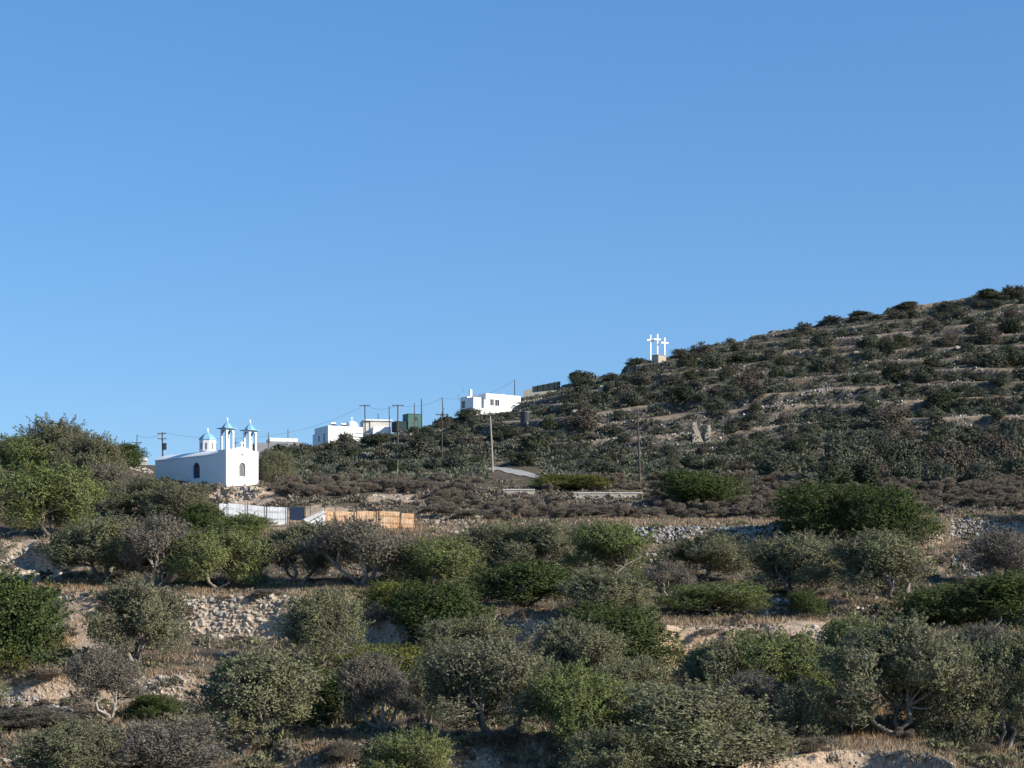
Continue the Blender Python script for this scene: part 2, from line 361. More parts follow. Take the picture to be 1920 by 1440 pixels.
def crown(kind, seed, n_lobe, n_leaf, L, W, up=.5, shell=.55, vert=.85, spray=.5):
    rng = np.random.default_rng(seed); lo = lobes_for(kind, rng, n_lobe)
    skew = rng.normal(size=2)*.12; lo[:,0] += skew[0]*(lo[:,2]-.4); lo[:,1] += skew[1]*(lo[:,2]-.4)
    az = rng.random(len(lo))*.5+.65
    n1 = int(n_leaf*(1-spray)); k = rng.choice(len(lo), n1, p=lo[:,3]**2/np.sum(lo[:,3]**2)); N = rng.normal(size=(n1, 3)); N /= np.linalg.norm(N, axis=1, keepdims=True)
    bumpy = 1+.22*np.sin(N[:,:1]*9+k[:,None])*np.sin(N[:,1:2]*8+k[:,None]*2)*np.cos(N[:,2:]*7)
    r = lo[k,3:4]*(shell+(1.08-shell)*rng.random((n1, 1))**.5)*bumpy
    P = lo[k,:3]+N*r*np.stack([np.ones(n1), np.ones(n1), az[k]*vert/.85], 1)
    # sprays: short shoots that break the outline, each a plume of leaves round its axis
    ns = int(n_leaf*spray/38); ks = rng.integers(0, len(lo), ns); A = rng.normal(size=(ns, 3)); A[:,2] = np.abs(A[:,2])*.9+.1; A /= np.linalg.norm(A, axis=1, keepdims=True)
    B = lo[ks,:3]+A*lo[ks,3:4]*.75; ax = A+np.array([0, 0, up])+rng.normal(size=(ns, 3))*.25; ax /= np.linalg.norm(ax, axis=1, keepdims=True)
    j = np.repeat(np.arange(ns), 38); tt = rng.random((len(j), 1)); ln = (.06+.15*rng.random(ns)**1.3)[j][:,None]
    P2 = B[j]+ax[j]*ln*tt+rng.normal(size=(len(j), 3))*.014*(1.2-tt); P = np.vstack([P, P2]); Nn = np.vstack([N, A[j]+rng.normal(size=(len(j), 3))*.3]); n_leaf = len(P)
    P[:,2] = np.where(P[:,2] < 0, rng.random(n_leaf)*.12, P[:,2])
    out = P-np.array([0, 0, .35]); out /= np.linalg.norm(out, axis=1, keepdims=True); O = Nn*.75+out*.5+np.array([0, 0, .25]); O /= np.linalg.norm(O, axis=1, keepdims=True)
    D = out*.4+rng.normal(size=(n_leaf, 3))*.6+np.array([0, 0, up]); D /= np.linalg.norm(D, axis=1, keepdims=True)
    return lo, leaves(P, D, L, W, rng, O), rng
def limb_mesh(lo, rng, kind, nst):
    tr, br = MB(), MB(); fk = []
    for s in range(nst):
        a = 2*math.pi*(s+.4*rng.random())/nst; sp = .05+.12*rng.random() if nst > 1 else .02
        top = (math.cos(a)*sp*1.5, math.sin(a)*sp*1.5, .26+.12*rng.random())
        pts = [(math.cos(a)*.015, math.sin(a)*.015, -.06), (math.cos(a)*sp*.35+.02*rng.normal(), math.sin(a)*sp*.35+.02*rng.normal(), .09),
               (math.cos(a)*sp+.02*rng.normal(), math.sin(a)*sp+.02*rng.normal(), .18), top]
        tr.tube(pts, [.032, .024, .02, .016], 6); fk.append(top)
    for l in lo[:int(len(lo)*.75)]:
        f = min(fk, key=lambda q: (q[0]-l[0])**2+(q[1]-l[1])**2); f = Vector(f); e = Vector(l[:3]); mid = f.lerp(e, .5)+Vector(rng.normal(size=3)*.035)-Vector((0, 0, .03))
        br.tube([f, f.lerp(mid, .5)+Vector(rng.normal(size=3)*.012), mid, mid.lerp(e, .6)+Vector(rng.normal(size=3)*.02), e], [.012, .010, .008, .005, .002], 5, False)
    return tr, br
def twig_mesh(lo, rng, n, L, W, kind):
    k = rng.integers(0, len(lo), n); N = rng.normal(size=(n, 3)); N /= np.linalg.norm(N, axis=1, keepdims=True)
    P = lo[k,:3]+N*lo[k,3:4]*(.3+.75*rng.random((n, 1))); P[:,2] = np.abs(P[:,2])
    D = (P-np.array([0, 0, .25])); D /= np.linalg.norm(D, axis=1, keepdims=True); D = D+rng.normal(size=(n, 3))*.35; D /= np.linalg.norm(D, axis=1, keepdims=True)
    return leaves(P, D, L, W, rng)
def attr_at(A_, p):
    return float(A_[min(int(np.searchsorted(rows, p.y)), nr-1), min(int(np.searchsorted(cols, HX+F*p.x/p.y)), nc-1)])
VARS = {}
def make_variant(key, kind, seed, leafmat, n_lobe=24, n_leaf=44000, L=.022, W=.0095, up=.5, n_twig=2500, nst=3, bark='bark', vert=.85):
    lo, (v, f), rng = crown(kind, seed, n_lobe, n_leaf, L, W, up, vert=vert)
    parts = [('crown', np_mesh('crown', v, f, (M[leafmat],)))]
    if n_twig:
        v, f = twig_mesh(lo, rng, n_twig, .075, .0042, kind); parts.append(('twigs', np_mesh('twigs', v, f, (M['twig'],))))
    if nst:
        tr, br = limb_mesh(lo, rng, kind, nst)
        for nm, mb_ in (('trunk', tr), ('branches', br)):
            o = mb_.build(nm, M[bark if nm == 'trunk' else ('barkpale' if bark == 'barkpale' else 'bark')], None, smooth=True); parts.append((nm, o.data)); bpy.data.objects.remove(o)
    VARS.setdefault(key, []).append(parts)
for s in range(4): make_variant('olive', 'olive', 100+s, 'olive', n_twig=3500, nst=3, bark='bark')
for s in range(3): make_variant('oliveg', 'olive', 120+s, 'green', n_twig=1500, nst=2, bark='bark', up=.7)
for s in range(3): make_variant('olivep', 'olive', 140+s, 'grey', n_leaf=26000, n_twig=7000, nst=4, bark='barkpale')
for s in range(2): make_variant('bush', 'bush', 160+s, 'olive', n_lobe=40, n_twig=2500, nst=3)
for s in range(2): make_variant('bushg', 'bush', 170+s, 'green', n_lobe=40, n_twig=800, nst=3)
for s in range(3): make_variant('mastic', 'bush', 180+s, 'dark', n_lobe=50, n_leaf=40000, L=.020, W=.014, up=.3, n_twig=300, nst=3)
for s in range(2): make_variant('yellow', 'bush', 190+s, 'yellow', n_lobe=60, n_leaf=32000, L=.021, W=.014, up=.5, n_twig=300, nst=3)
for s in range(2): make_variant('greybush', 'bush', 200+s, 'grey', n_lobe=30, n_leaf=26000, n_twig=7000, nst=3, bark='barkpale')
def plant(name, key, cx, vb, wpx, vtop, label, cat='tree', group=None, sink=.04, var=None, hmin=.5):
    p = hit(cx, vb)
    if p is None: return None
    d = p.y; W = wpx*d/F*1.22; Hh = max((vb-vtop)*d/F*1.06, hmin)
    o = empty(name, (p.x, p.y+W*.12, ground(p.x, p.y+W*.12)-sink*Hh), random.uniform(0, 6.28), label, cat, group)
    o.scale = (W, W*random.uniform(.85, 1.05), Hh*1.04); o.rotation_euler[0] = random.uniform(-.05, .05); o.rotation_euler[1] = random.uniform(-.05, .05)
    for nm, me_ in (VARS[key][var] if var is not None else random.choice(VARS[key])):
        q_ = link(bpy.data.objects.new(nm, me_), o)
        if nm == 'twigs': q_['kind'] = 'stuff'
    return o
OT = 'olive_tree'
PL = [
 # left hillock
 (OT,'bush',92,905,165,797,'tall grey-green olive crowning the mound at the left edge against the sky'),
 (OT,'bushg',28,912,150,822,'bright green leafy tree cut by the left frame edge below the mound top'),
 (OT,'bush',160,915,120,825,'olive sloping down the right flank of the left mound'),
 ('round_shrub','mastic',226,880,74,834,'small dark round shrub on the skyline between the left mound and the chapel'),
 (OT,'greybush',185,955,130,882,'dull grey bushy olive in the middle of the thicket left of the chapel'),
 (OT,'bush',270,968,135,905,'dense olive directly below the side wall of the chapel'),
 (OT,'bush',345,985,130,915,'dark bushy olive at the right end of the thicket, left of the chapel rubble'),
 ('green_shrub','mastic',385,1006,80,950,'dark green shrub between the thicket and the left end of the grey sheet fence'),
 ('green_shrub','bushg',455,1012,100,968,'low green shrub flecked with red just under the grey sheet fence'),
 (OT,'oliveg',78,1012,195,884,'umbrella shaped olive with dark forked trunk above the pale rubble bank at left'),
 # second row
 (OT,'olive',190,1100,200,985,'spreading olive with twisted bare limbs right of the pale rubble bank'),
 (OT,'olivep',290,1104,140,982,'greyish olive with thin dead twigs, middle of the three left of the leaning trunk'),
 (OT,'oliveg',405,1110,170,1002,'olive with a curling pale trunk standing above the stone rubble slope'),
 (OT,'olive',555,1096,150,996,'shaded olive with a dark hollow beneath it below the leaning grey sheet'),
 (OT,'olivep',680,1102,190,988,'wide silvery olive with pale bare branches below the rusty fence'),
 (OT,'bushg',815,1112,160,1012,'fresh green round olive right of the wide silvery one'),
 (OT,'bush',930,1072,140,988,'dark olive at the centre, left one of the close pair'),
 (OT,'olive',1015,1075,130,990,'olive at the centre, right one of the close pair'),
 (OT,'oliveg',1135,1092,150,990,'rounded green olive standing left of the small stone patch'),
 ('mastic_shrub','mastic',985,1140,220,1056,'broad dark bluish green shrub beneath the central pair of olives'),
 (OT,'olive',1320,1092,165,1010,'domed olive below the long dry stone wall'),
 (OT,'olivep',1255,1128,90,1062,'stunted olive with curling pale bare limbs and a flat top'),
 (OT,'olive',1500,1128,190,1014,'wide dark olive with several pale stems above the blocky low wall'),
 (OT,'olive',1680,1134,195,1010,'olive with a black V shaped trunk above the lower stone wall'),
 ('mastic_shrub','mastic',1560,1022,170,905,'big dark green shrub, left half of the large pair beside the dry stone wall'),
 ('mastic_shrub','mastic',1668,1022,150,920,'big dark green shrub, right half of the large pair beside the rubble slope'),
 ('mastic_shrub','mastic',1760,1180,150,1098,'bright mastic shrub right of the V trunk olive'),
 ('mastic_shrub','mastic',1868,1184,200,1092,'large mastic shrub running out of the right frame edge'),
 ('mastic_shrub','mastic',1325,952,165,890,'dark shrub mound in front of the lower hillside, right of the tall pole'),
 ('yellow_shrub','yellow',1040,918,90,893,'yellow green shrub behind the capped wall, left half'),
 ('yellow_shrub','yellow',1100,920,90,895,'yellow green shrub behind the capped wall, right half'),
 (OT,'greybush',1885,1098,140,1003,'shaded grey olive at the right edge beside the rubble spill'),
 ('green_shrub','bushg',1340,1156,180,1098,'low green shrub left of the blocky low wall'),
 ('round_shrub','mastic',1517,1160,66,1114,'small round shrub in the gap between the two low stone walls'),
 ('green_shrub','bush',1130,1170,170,1080,'grey green shrub sloping down left of the tan earth bank'),
 ('green_shrub','bushg',1200,1100,80,1072,'bright green patch of leaves under the rounded green olive'),
 # third row
 ('mastic_shrub','mastic',18,1258,180,1080,'tall dark green shrub at the left edge beside the bare soil slope'),
 (OT,'olive',252,1250,155,1105,'bushy olive growing in front of the bare tan bank'),
 (OT,'bush',600,1255,150,1130,'round bushy olive right of the stone rubble slope'),
 ('yellow_shrub','yellow',745,1160,130,1098,'yellow green shrub trailing over the rubble at the centre'),
 ('mastic_shrub','mastic',830,1215,180,1105,'dark dense shrub just right of the yellow green trailing one'),
 ('mastic_shrub','bush',870,1262,170,1170,'grey green shrub below the dark dense one at the centre'),
 ('yellow_shrub','yellow',735,1300,190,1222,'wide yellow green shrub above the grey olive with a white branch'),
 ('mastic_shrub','mastic',610,1365,200,1262,'dark green shrub mass between the two big foreground olives'),
 ('mastic_shrub','mastic',1165,1275,190,1148,'dark green mass falling over the left end of the tan earth bank'),
 (OT,'olive',1080,1300,170,1180,'silvery round olive left of the dark green mass'),
 # fourth row
 (OT,'olivep',200,1352,140,1235,'thin grey olive in front of the left stone wall'),
 (OT,'olive',450,1420,235,1248,'large drooping olive in the left foreground with its crown reaching the ground'),
 (OT,'olivep',715,1376,135,1245,'round grey olive with one crooked white branch'),
 (OT,'olive',800,1362,110,1258,'narrow olive tucked right behind the round grey one'),
 (OT,'olive',925,1392,240,1218,'large olive with a cluster of bare dark stems at bottom centre'),
 (OT,'bushg',1085,1430,175,1275,'bright green bushy olive right of the bare stemmed one'),
 (OT,'bush',1185,1352,130,1246,'green topped olive behind the largest foreground mass'),
 (OT,'bush',1285,1462,330,1300,'largest foreground olive mass at the bottom, left of the pale bank'),
 (OT,'olive',1325,1352,140,1220,'grey olive under the orange grass of the earth bank'),
 (OT,'olivep',1402,1378,120,1278,'thin grey olive standing left of the small bushy one'),
 (OT,'oliveg',1460,1345,200,1200,'green olive with a leaning dark trunk below the earth bank'),
 (OT,'bush',1512,1388,105,1288,'small bushy olive alone above the pale bank'),
 (OT,'oliveg',1595,1300,150,1170,'olive partly covering the stone wall end at right'),
 (OT,'olive',1690,1392,240,1188,'big olive with twisted dark limbs and a shadow at its foot, lower right'),
 (OT,'bush',1800,1400,150,1225,'green olive right of the one with twisted limbs'),
 (OT,'olive',1885,1410,150,1215,'dark olive cut by the right frame edge, bottom corner'),
 (OT,'greybush',1865,1290,130,1180,'leafless looking grey tree at the right edge'),
 ('green_shrub','bushg',765,1480,170,1378,'green dome of a shrub cut by the bottom edge, left of centre'),
 ('green_shrub','bush',1150,1480,160,1375,'shrub cut by the bottom edge below the bright green olive'),
 ('grey_shrub','greybush',300,1480,230,1368,'broad grey green mound at the bottom edge, right one of two'),
 ('grey_shrub','bush',130,1480,200,1375,'broad green mound at the bottom edge, left one of two'),
 ('green_shrub','mastic',285,1352,95,1308,'small vivid green plant at the foot of the left stone wall'),
 ('grey_shrub','greybush',60,1372,150,1330,'low grey shrub under the diagonal band of loose stones'),
 ('grey_shrub','greybush',640,1440,70,1405,'small grey shrub on the dry grass at the bottom edge'),
 ('grey_shrub','greybush',712,1212,60,1170,'rounded leafless grey bush on the central rubble'),
 ('yellow_shrub','yellow',5,1275,70,1215,'yellowish shrub in the left frame edge corner of the lower terrace'),
 ('round_shrub','bush',500,895,34,862,'fresh yellow green fig bush touching the right wall of the chapel'),
 ('round_shrub','bush',520,905,60,850,'grey green bush just right of the fig beside the chapel'),
 (OT,'bush',1828,1290,110,1190,'olive between the grey leafless tree and the twisted one'),
]
for it in PL:
    name, key, cx, vb, wp, vt, lab = it[:7]
    if 'fig bush' in lab: key = 'yellow'; name = 'fig_bush'
    plant(name, key, cx, vb, wp, vt, lab, 'tree' if name == OT else 'shrub')
# trees that stand just outside the frame
gi = 0
for i in range(400):
    if gi >= 26: break
    cx = random.choice((random.uniform(-330, -60), random.uniform(2010, 2300))); vb = random.uniform(960, 1430); q_ = hit(cx, vb)
    if q_ is None or any(abs(cx-a)*1.0+abs(vb-b)*2 < 150 for a, b in globals().setdefault('GO', [])): continue
    GO.append((cx, vb)); gi += 1; plant(OT, random.choice(('olive', 'bush', 'oliveg', 'olivep')), cx, vb, random.uniform(110, 190), vb-random.uniform(80, 130), 'olive on the terraces outside the frame of the photograph', 'tree', 'olives outside the frame')
# far hill shrubs
for s in range(10):
    lo, (v, f), rng = crown('dome', 300+s, 16+s, 9000, .040, .026, .2, vert=1.0)
    VARS.setdefault('far', []).append([('crown', np_mesh('hillside_shrub', v, f, (M[('far', 'far', 'fardark', 'far', 'farbrown')[s % 5]],)))])
for s in range(4):
    rng = np.random.default_rng(400+s); lo = lobes_for('mound', rng, 16)
    n = 10000; k = rng.integers(0, len(lo), n); N = rng.normal(size=(n, 3)); N /= np.linalg.norm(N, axis=1, keepdims=True)
    P = lo[k,:3]+N*lo[k,3:4]*(.5+.6*rng.random((n, 1))); P[:,2] = np.abs(P[:,2]); D = (P-np.array([0, 0, -.1]))*np.array([1, 1, 1.6]); D /= np.linalg.norm(D, axis=1, keepdims=True)
    D = D+rng.normal(size=(n, 3))*.3; D /= np.linalg.norm(D, axis=1, keepdims=True); v, f = leaves(P, D, .065, .009, rng)
    VARS.setdefault('brown', []).append([('crown', np_mesh('dry_shrub', v, f, (M['brown'],)))])
VARS['olive_low'] = [[v[0]] for v in VARS['bush']]
EXC = [(855,722,982,768),(585,780,735,826),(740,770,795,792),(915,876,1015,898),(1222,655,1256,686),(1290,786,1340,830),(970,768,998,790),
       (975,710,1050,746),(280,835,492,948),(398,936,790,998),(905,912,1005,932),(1070,920,1210,938),(1435,606,1480,620),(1208,625,1256,660),
       (1480,962,1745,1020),(914,780,936,882),(1190,775,1208,900),(500,815,565,838),(536,842,552,866),(1445,715,1560,765),(690,926,790,944)]
def clear(x0, x1, y0, y1, m=0):
    return all(x1 < a-m or x0 > c+m or y1 < b-m or y0 > dd+m for a, b, c, dd in EXC)
def single(meshes, name, cx, vb, W, Hh, label, cat, group, mt=None):
    p = hit(cx, vb)
    if p is None: return None
    o = bpy.data.objects.new(name, random.choice(meshes)[0][1]); link(o); tag(o, label, cat, group)
    yy = min(p.y+W*.15, float(np.interp(cx, DX, DS))-3) if p.y > 232 else p.y+W*.2
    o.location = (p.x*yy/p.y, yy, ground(p.x*yy/p.y, yy)-(.18 if p.y > 232 else .06)*Hh); o.scale = (W, W*random.uniform(.85, 1.1), Hh); o.rotation_euler = (0, 0, random.uniform(0, 6.28)); return o
SP = [(535,860,60,829),(505,866,50,834),(575,850,50,826),(1400,640,40,624),(1900,560,60,532),(1850,566,50,540),(1080,716,84,688),(1052,722,40,702),(1155,702,60,680),(1120,708,50,695),(1195,684,50,666),(1560,608,44,594),(1620,592,70,576),(1780,590,60,566),(1700,575,50,562),
      (880,785,52,764),(945,815,70,788),(650,845,50,806),(640,850,90,816),(700,835,60,808),(560,870,60,828),(620,880,70,835),(530,875,50,840),(862,884,80,848),(1035,808,60,782),
      (1700,900,190,805),(1800,905,150,815),(1890,890,120,800),(1590,905,130,800),(1650,850,110,790),(1760,860,100,780),(1450,905,90,845),(985,872,60,838)]
pts = []
for cx, vb, wp, vt in SP:
    p = hit(cx, vb)
    if p is None: p = hit(cx, vb+8)
    if p is None: continue
    Wm = wp*p.y/F; n_ = max(1, round(Wm/3.6))
    for j in range(n_):
        f_ = (j+.5)/n_-.5; w_ = min(Wm, 5.0)*random.uniform(.85, 1.1); k_ = 1-.25*abs(f_*2)
        pts.append((cx+f_*(wp-w_*F/p.y*.8), vb+random.uniform(-4, 3), w_, (vb-vt)*p.y/F*1.1*k_*random.uniform(.9, 1.05)))
        if Wm > 6: pts.append((cx+f_*wp*.8+random.uniform(-8, 8), vb+random.uniform(4, 14), w_*.75, (vb-vt)*p.y/F*.6))
    
tries = 0
occ = [(a, b, c*F/300) for a, b, c, _ in pts]
while len(pts) < 420 and tries < 40000:
    tries += 1; cx = random.uniform(490, 1010) if tries % 3 == 0 else random.uniform(490, 2120); vs0 = np.interp(cx, XS, VS)
    v0 = vs0+4+(905-vs0)*random.random()**.85
    p = hit(cx, v0)
    if p is None or p.y < 226: continue
    up = (v0-vs0)/max(905-vs0, 1); hi_right = smooth(1150, 1500, cx)*(1-up)
    if random.random() < .5*hi_right: continue
    if up < .75 and attr_at(CREST, p)+attr_at(RISER, p) > .25: continue
    W = (2.5+4.8*random.random()**1.3)*(1-.15*hi_right); wp = W*F/p.y; hp = wp*random.uniform(.5, .72)
    if random.random() < .8*hi_right and fbm(np.array([p.x/20]), np.array([p.y/14]), 2, 88)[0] < .5: continue
    if not clear(cx-wp*.5, cx+wp*.5, v0-hp, v0): continue
    if any(((cx-a)/(.5*(wp+c)))**2+((v0-b)/(.24*(wp+c)))**2 < .55 for a, b, c in occ): continue
    pts.append((cx, v0, W, hp*p.y/F)); occ.append((cx, v0, wp))
pts = [q for q in pts if hit(q[0], q[1]) is not None]
pts.sort(key=lambda q: -q[2]*q[3]/hit(q[0], q[1]).y**2*(1 if -30 < q[0] < 1950 else 0))
far_v = []
for me_, in [(v[0][1],) for v in VARS['far'][:6]]:
    a_ = np.empty(len(me_.vertices)*3, np.float32); me_.vertices.foreach_get('co', a_); a_ = a_.reshape(-1, 3, 3); far_v.append(a_[np.random.default_rng(3).permutation(len(a_))[:1300]])
VA = []
for cx, vb, W, Hh in pts[300:]:
    p = hit(cx, vb); a_ = random.choice(far_v); c_ = a_.mean(1, keepdims=True); a_ = c_+(a_-c_)*1.9; th = random.uniform(0, 6.28)
    R_ = np.array([[math.cos(th), -math.sin(th), 0], [math.sin(th), math.cos(th), 0], [0, 0, 1]]); VA.append((a_.reshape(-1, 3)*np.array([W, W, Hh]))@R_.T+np.array([p.x, p.y, ground(p.x, p.y)-.15*Hh]))
VA = np.vstack(VA); tag(link(bpy.data.objects.new('hillside_bushes', np_mesh('hillside_bushes', VA, np.arange(len(VA)).reshape(-1, 3), (M['far'],)))), kind='stuff')
for cx, vb, W, Hh in pts[:300]:
    if cx < 1010: g, lab = 'shrubs on the slope below the white houses', 'one of the many grey green shrubs on the slope below the white houses'
    elif np.interp(cx, XS, VS)+95 > vb: g, lab = 'shrubs on the upper hill terraces', 'one of the scattered shrubs on the high terraces beside and right of the crosses'
    else: g, lab = 'shrubs on the lower right hillside', 'one of the many dark shrubs crowding the lower hillside right of the road'
    single(VARS['far'], 'hillside_shrub', cx, vb, W*1.1, Hh, lab, 'shrub', g)
# brown scrub belt
occ = []; tries = 0
while len(occ) < 290 and tries < 14000:
    tries += 1; cx = random.uniform(485, 1950); v0 = random.uniform(903, 992)
    p = hit(cx, v0)
    if p is None: continue
    W = random.uniform(1.8, 4.4); wp = W*F/p.y; Hh = random.uniform(.9, 1.7); hp = Hh*F/p.y
    if not clear(cx-wp*.5, cx+wp*.5, v0-hp, v0): continue
    if 1110 < cx < 1560 and 975 < v0: continue
    if cx > 1700 and v0 > 958: continue
    if cx < 1130 and v0 > 975: continue
    if any(((cx-a)/(.5*(wp+c)))**2+((v0-b)/(.2*(wp+c)))**2 < .26 for a, b, c in occ): continue
    occ.append((cx, v0, wp))
    left = cx < 930
    single(VARS['brown'], 'dry_shrub', cx, v0, W, Hh, 'brown dry shrub, one of many in the belt above the metal fence' if left else 'brown dry shrub, one of many below the dark hillside, right of the fence', 'shrub',
           'brown shrubs above the metal fence' if left else 'brown shrubs below the hillside')
occ = []
for i in range(1400):
    if len(occ) > 120: break
    cx = random.uniform(0, 1920); v0 = random.uniform(1050, 1445); p = hit(cx, v0)
    if p is None: continue
    W = random.uniform(.8, 2.0); wp = W*F/p.y
    if any(abs(cx-a) < .5*(wp+c) and abs(v0-b) < .3*(wp+c) for a, b, c in occ): continue
    occ.append((cx, v0, wp)); single(VARS['brown'], 'cushion_shrub', cx, v0, W, random.uniform(.35, .8), 'low brown cushion shrub, one of many dotted over the foreground terraces', 'shrub', 'low cushion shrubs on the foreground terraces')
# ground cover as one object each
def soil_at(p):
    c = min(int(np.searchsorted(cols, HX+F*p.x/p.y)), nc-1); r_ = min(int(np.searchsorted(rows, p.y)), nr-1); return float(soil[r_, c])
def cover(name, matname, N, regions, blade, spread, per, lean=.5, lab=None):
    P = []; rng = np.random.default_rng(len(name)*31+N)
    for (x0, x1, v0, v1, share) in regions:
        for i in range(int(N*share)):
            p = hit(rng.uniform(x0, x1), rng.uniform(v0, v1))
            if p is not None and rng.random() > 1.15*soil_at(p): P.append(p[:])
    P = np.array(P); P = np.repeat(P, per, 0); n = len(P)
    off = rng.normal(size=(n, 2))*spread; x = P[:,0]+off[:,0]; y = P[:,1]+off[:,1]
    z = height(HX+F*x/y, y)
    L = blade*(.5+rng.random(n)); D = rng.normal(size=(n, 3))*lean; D[:,2] = 1; D /= np.linalg.norm(D, axis=1, keepdims=True)
    C = np.stack([x, y, z], 1)+D*L[:,None]*.35
    S = rng.normal(size=(n, 3)); S[:,2] *= .2; S /= np.linalg.norm(S, axis=1, keepdims=True); Wd = (.05+.05*rng.random(n))[:,None]*blade*1.2*y[:,None]/95
    Vv = np.stack([C-D*L[:,None]*.5-S*Wd, C-D*L[:,None]*.5+S*Wd, C+D*L[:,None]*.5], 1).reshape(-1, 3)
    o = link(bpy.data.objects.new(name, np_mesh(name, Vv, np.arange(3*n).reshape(n, 3), (M[matname],)))); return tag(o, lab, kind='stuff')
CR = [(max(a[0], -20), min(b[0], 1940), min(a[1], b[1])-11, max(a[1], b[1])+1, .011*(min(b[0], 1940)-max(a[0], -20))/100) for pts_, h_, b_ in RIS for a, b in zip(pts_, pts_[1:]) if b[0] > -20 and a[0] < 1940]
cover('dry_grass', 'straw', 17000, CR+[(1000,1940,938,985,.04),(0,1920,1050,1440,.5),(-400,0,900,1440,.1),(1920,2350,940,1440,.13),(0,1920,1380,1440,.12),(900,1800,1160,1185,.1),(60,760,1095,1112,.08),(400,1000,960,1010,.08),(1180,1920,1020,1040,.07)], .30, .22, 8)
cover('rusty_grass', 'rust', 1100, [(1235,1305,1205,1245,.2),(1340,1390,1198,1228,.12),(1780,1820,928,942,.05),(80,220,1092,1108,.15),(115,145,1165,1210,.06),(560,680,1388,1410,.12),(1540,1700,1330,1395,.2),(560,780,980,1000,.1)], .42, .2, 9)
def cushions(name, matname, N, box, size, per, lab=None):
    rng = np.random.default_rng(N); A = []; Ss = []
    x0, x1, v0, v1 = box
    while len(A) < N:
        cx = rng.uniform(x0, x1); vv = rng.uniform(v0 if v0 else np.interp(cx, XS, VS)+2, v1); p = hit(cx, vv)
        if p is None or rng.random() < soil_at(p): N -= 1; continue
        if p.y > 235 and rng.random() < 1.2*attr_at(CREST, p)+.75*attr_at(RISER, p): continue
        if 912 < cx < 1018 and 874 < vv < 906: continue
        A.append(p[:]); Ss.append(size*(.5+rng.random()))
    A = np.repeat(np.array(A), per, 0); s = np.repeat(np.array(Ss), per)[:,None]; n = len(A)
    Nn = rng.normal(size=(n, 3)); Nn /= np.linalg.norm(Nn, axis=1, keepdims=True); Nn[:,2] = np.abs(Nn[:,2])
    P = A+Nn*s*np.array([1, 1, .65])*(.6+.45*rng.random((n, 1))); D = Nn+rng.normal(size=(n, 3))*.5; D /= np.linalg.norm(D, axis=1, keepdims=True)
    v, f = leaves(P, D, s*.42, s*.22, rng); o = link(bpy.data.objects.new(name, np_mesh(name, v, f, (M[matname],)))); return tag(o, lab, kind='stuff')
cushions('hillside_scrub', 'far', 7200, (500,2200,0,905), .74, 40)
cushions('brown_scrub', 'brown', 2200, (-300,2350,893,965), .6, 45)
cushions('foreground_scrub', 'grey', 1900, (-400,2350,1010,1445), .38, 70)
cushions('green_scrub', 'olive', 1150, (-400,2350,960,1445), .45, 70)
# ------------------------------------------------------------------ stones
def stone_mesh(seed, flat=.7):
    rng = np.random.default_rng(seed); bm = bmesh.new()
    P = rng.normal(size=(16, 3)); P /= np.linalg.norm(P, axis=1, keepdims=True); P = P*(.8+.3*rng.random((16, 1)))*np.array([1, .85, flat])
    for p in P: bm.verts.new(p*.5)
    r = bmesh.ops.convex_hull(bm, input=bm.verts); bmesh.ops.delete(bm, geom=[v for v in bm.verts if not v.link_faces], context='VERTS')
    me = bpy.data.meshes.new('stone'); bm.to_mesh(me); bm.free(); return me
def stone_set(m_): 
    out = []
    for s in range(14): me_ = stone_mesh(500+s, .6+.03*s); me_.materials.append(M[m_]); out.append(me_)
    return out
ST = {k: stone_set(k) for k in ('stone', 'stonegrey', 'stonefar')}
STV = []
for me_ in ST['stone']:
    v = np.empty(len(me_.vertices)*3, np.float32); me_.vertices.foreach_get('co', v); v = v.reshape(-1, 3)
    f = np.array([list(p.vertices) for p in me_.polygons if len(p.vertices) == 3]); STV.append((v, f))
def rotm(rng):
    q = rng.normal(size=4); q /= np.linalg.norm(q); w_, x, y, z = q
    return np.array([[1-2*(y*y+z*z), 2*(x*y-z*w_), 2*(x*z+y*w_)], [2*(x*y+z*w_), 1-2*(x*x+z*z), 2*(y*z-x*w_)], [2*(x*z-y*w_), 2*(y*z+x*w_), 1-2*(x*x+y*y)]])
def merged_stones(name, plist, matname, parent=None, off=Vector((0, 0, 0))):
    if not plist: return None
    rng = np.random.default_rng(len(plist)); VA = []; FA = []; n = 0
    for p, s in plist:
        v, f = STV[rng.integers(0, len(STV))]; VA.append((v*s)@rotm(rng).T+np.array(p)-np.array(off)); FA.append(f+n); n += len(v)
    o = link(bpy.data.objects.new(name, np_mesh(name, np.vstack(VA), np.vstack(FA), (M[matname],))), parent); o['kind'] = 'stuff'; return o
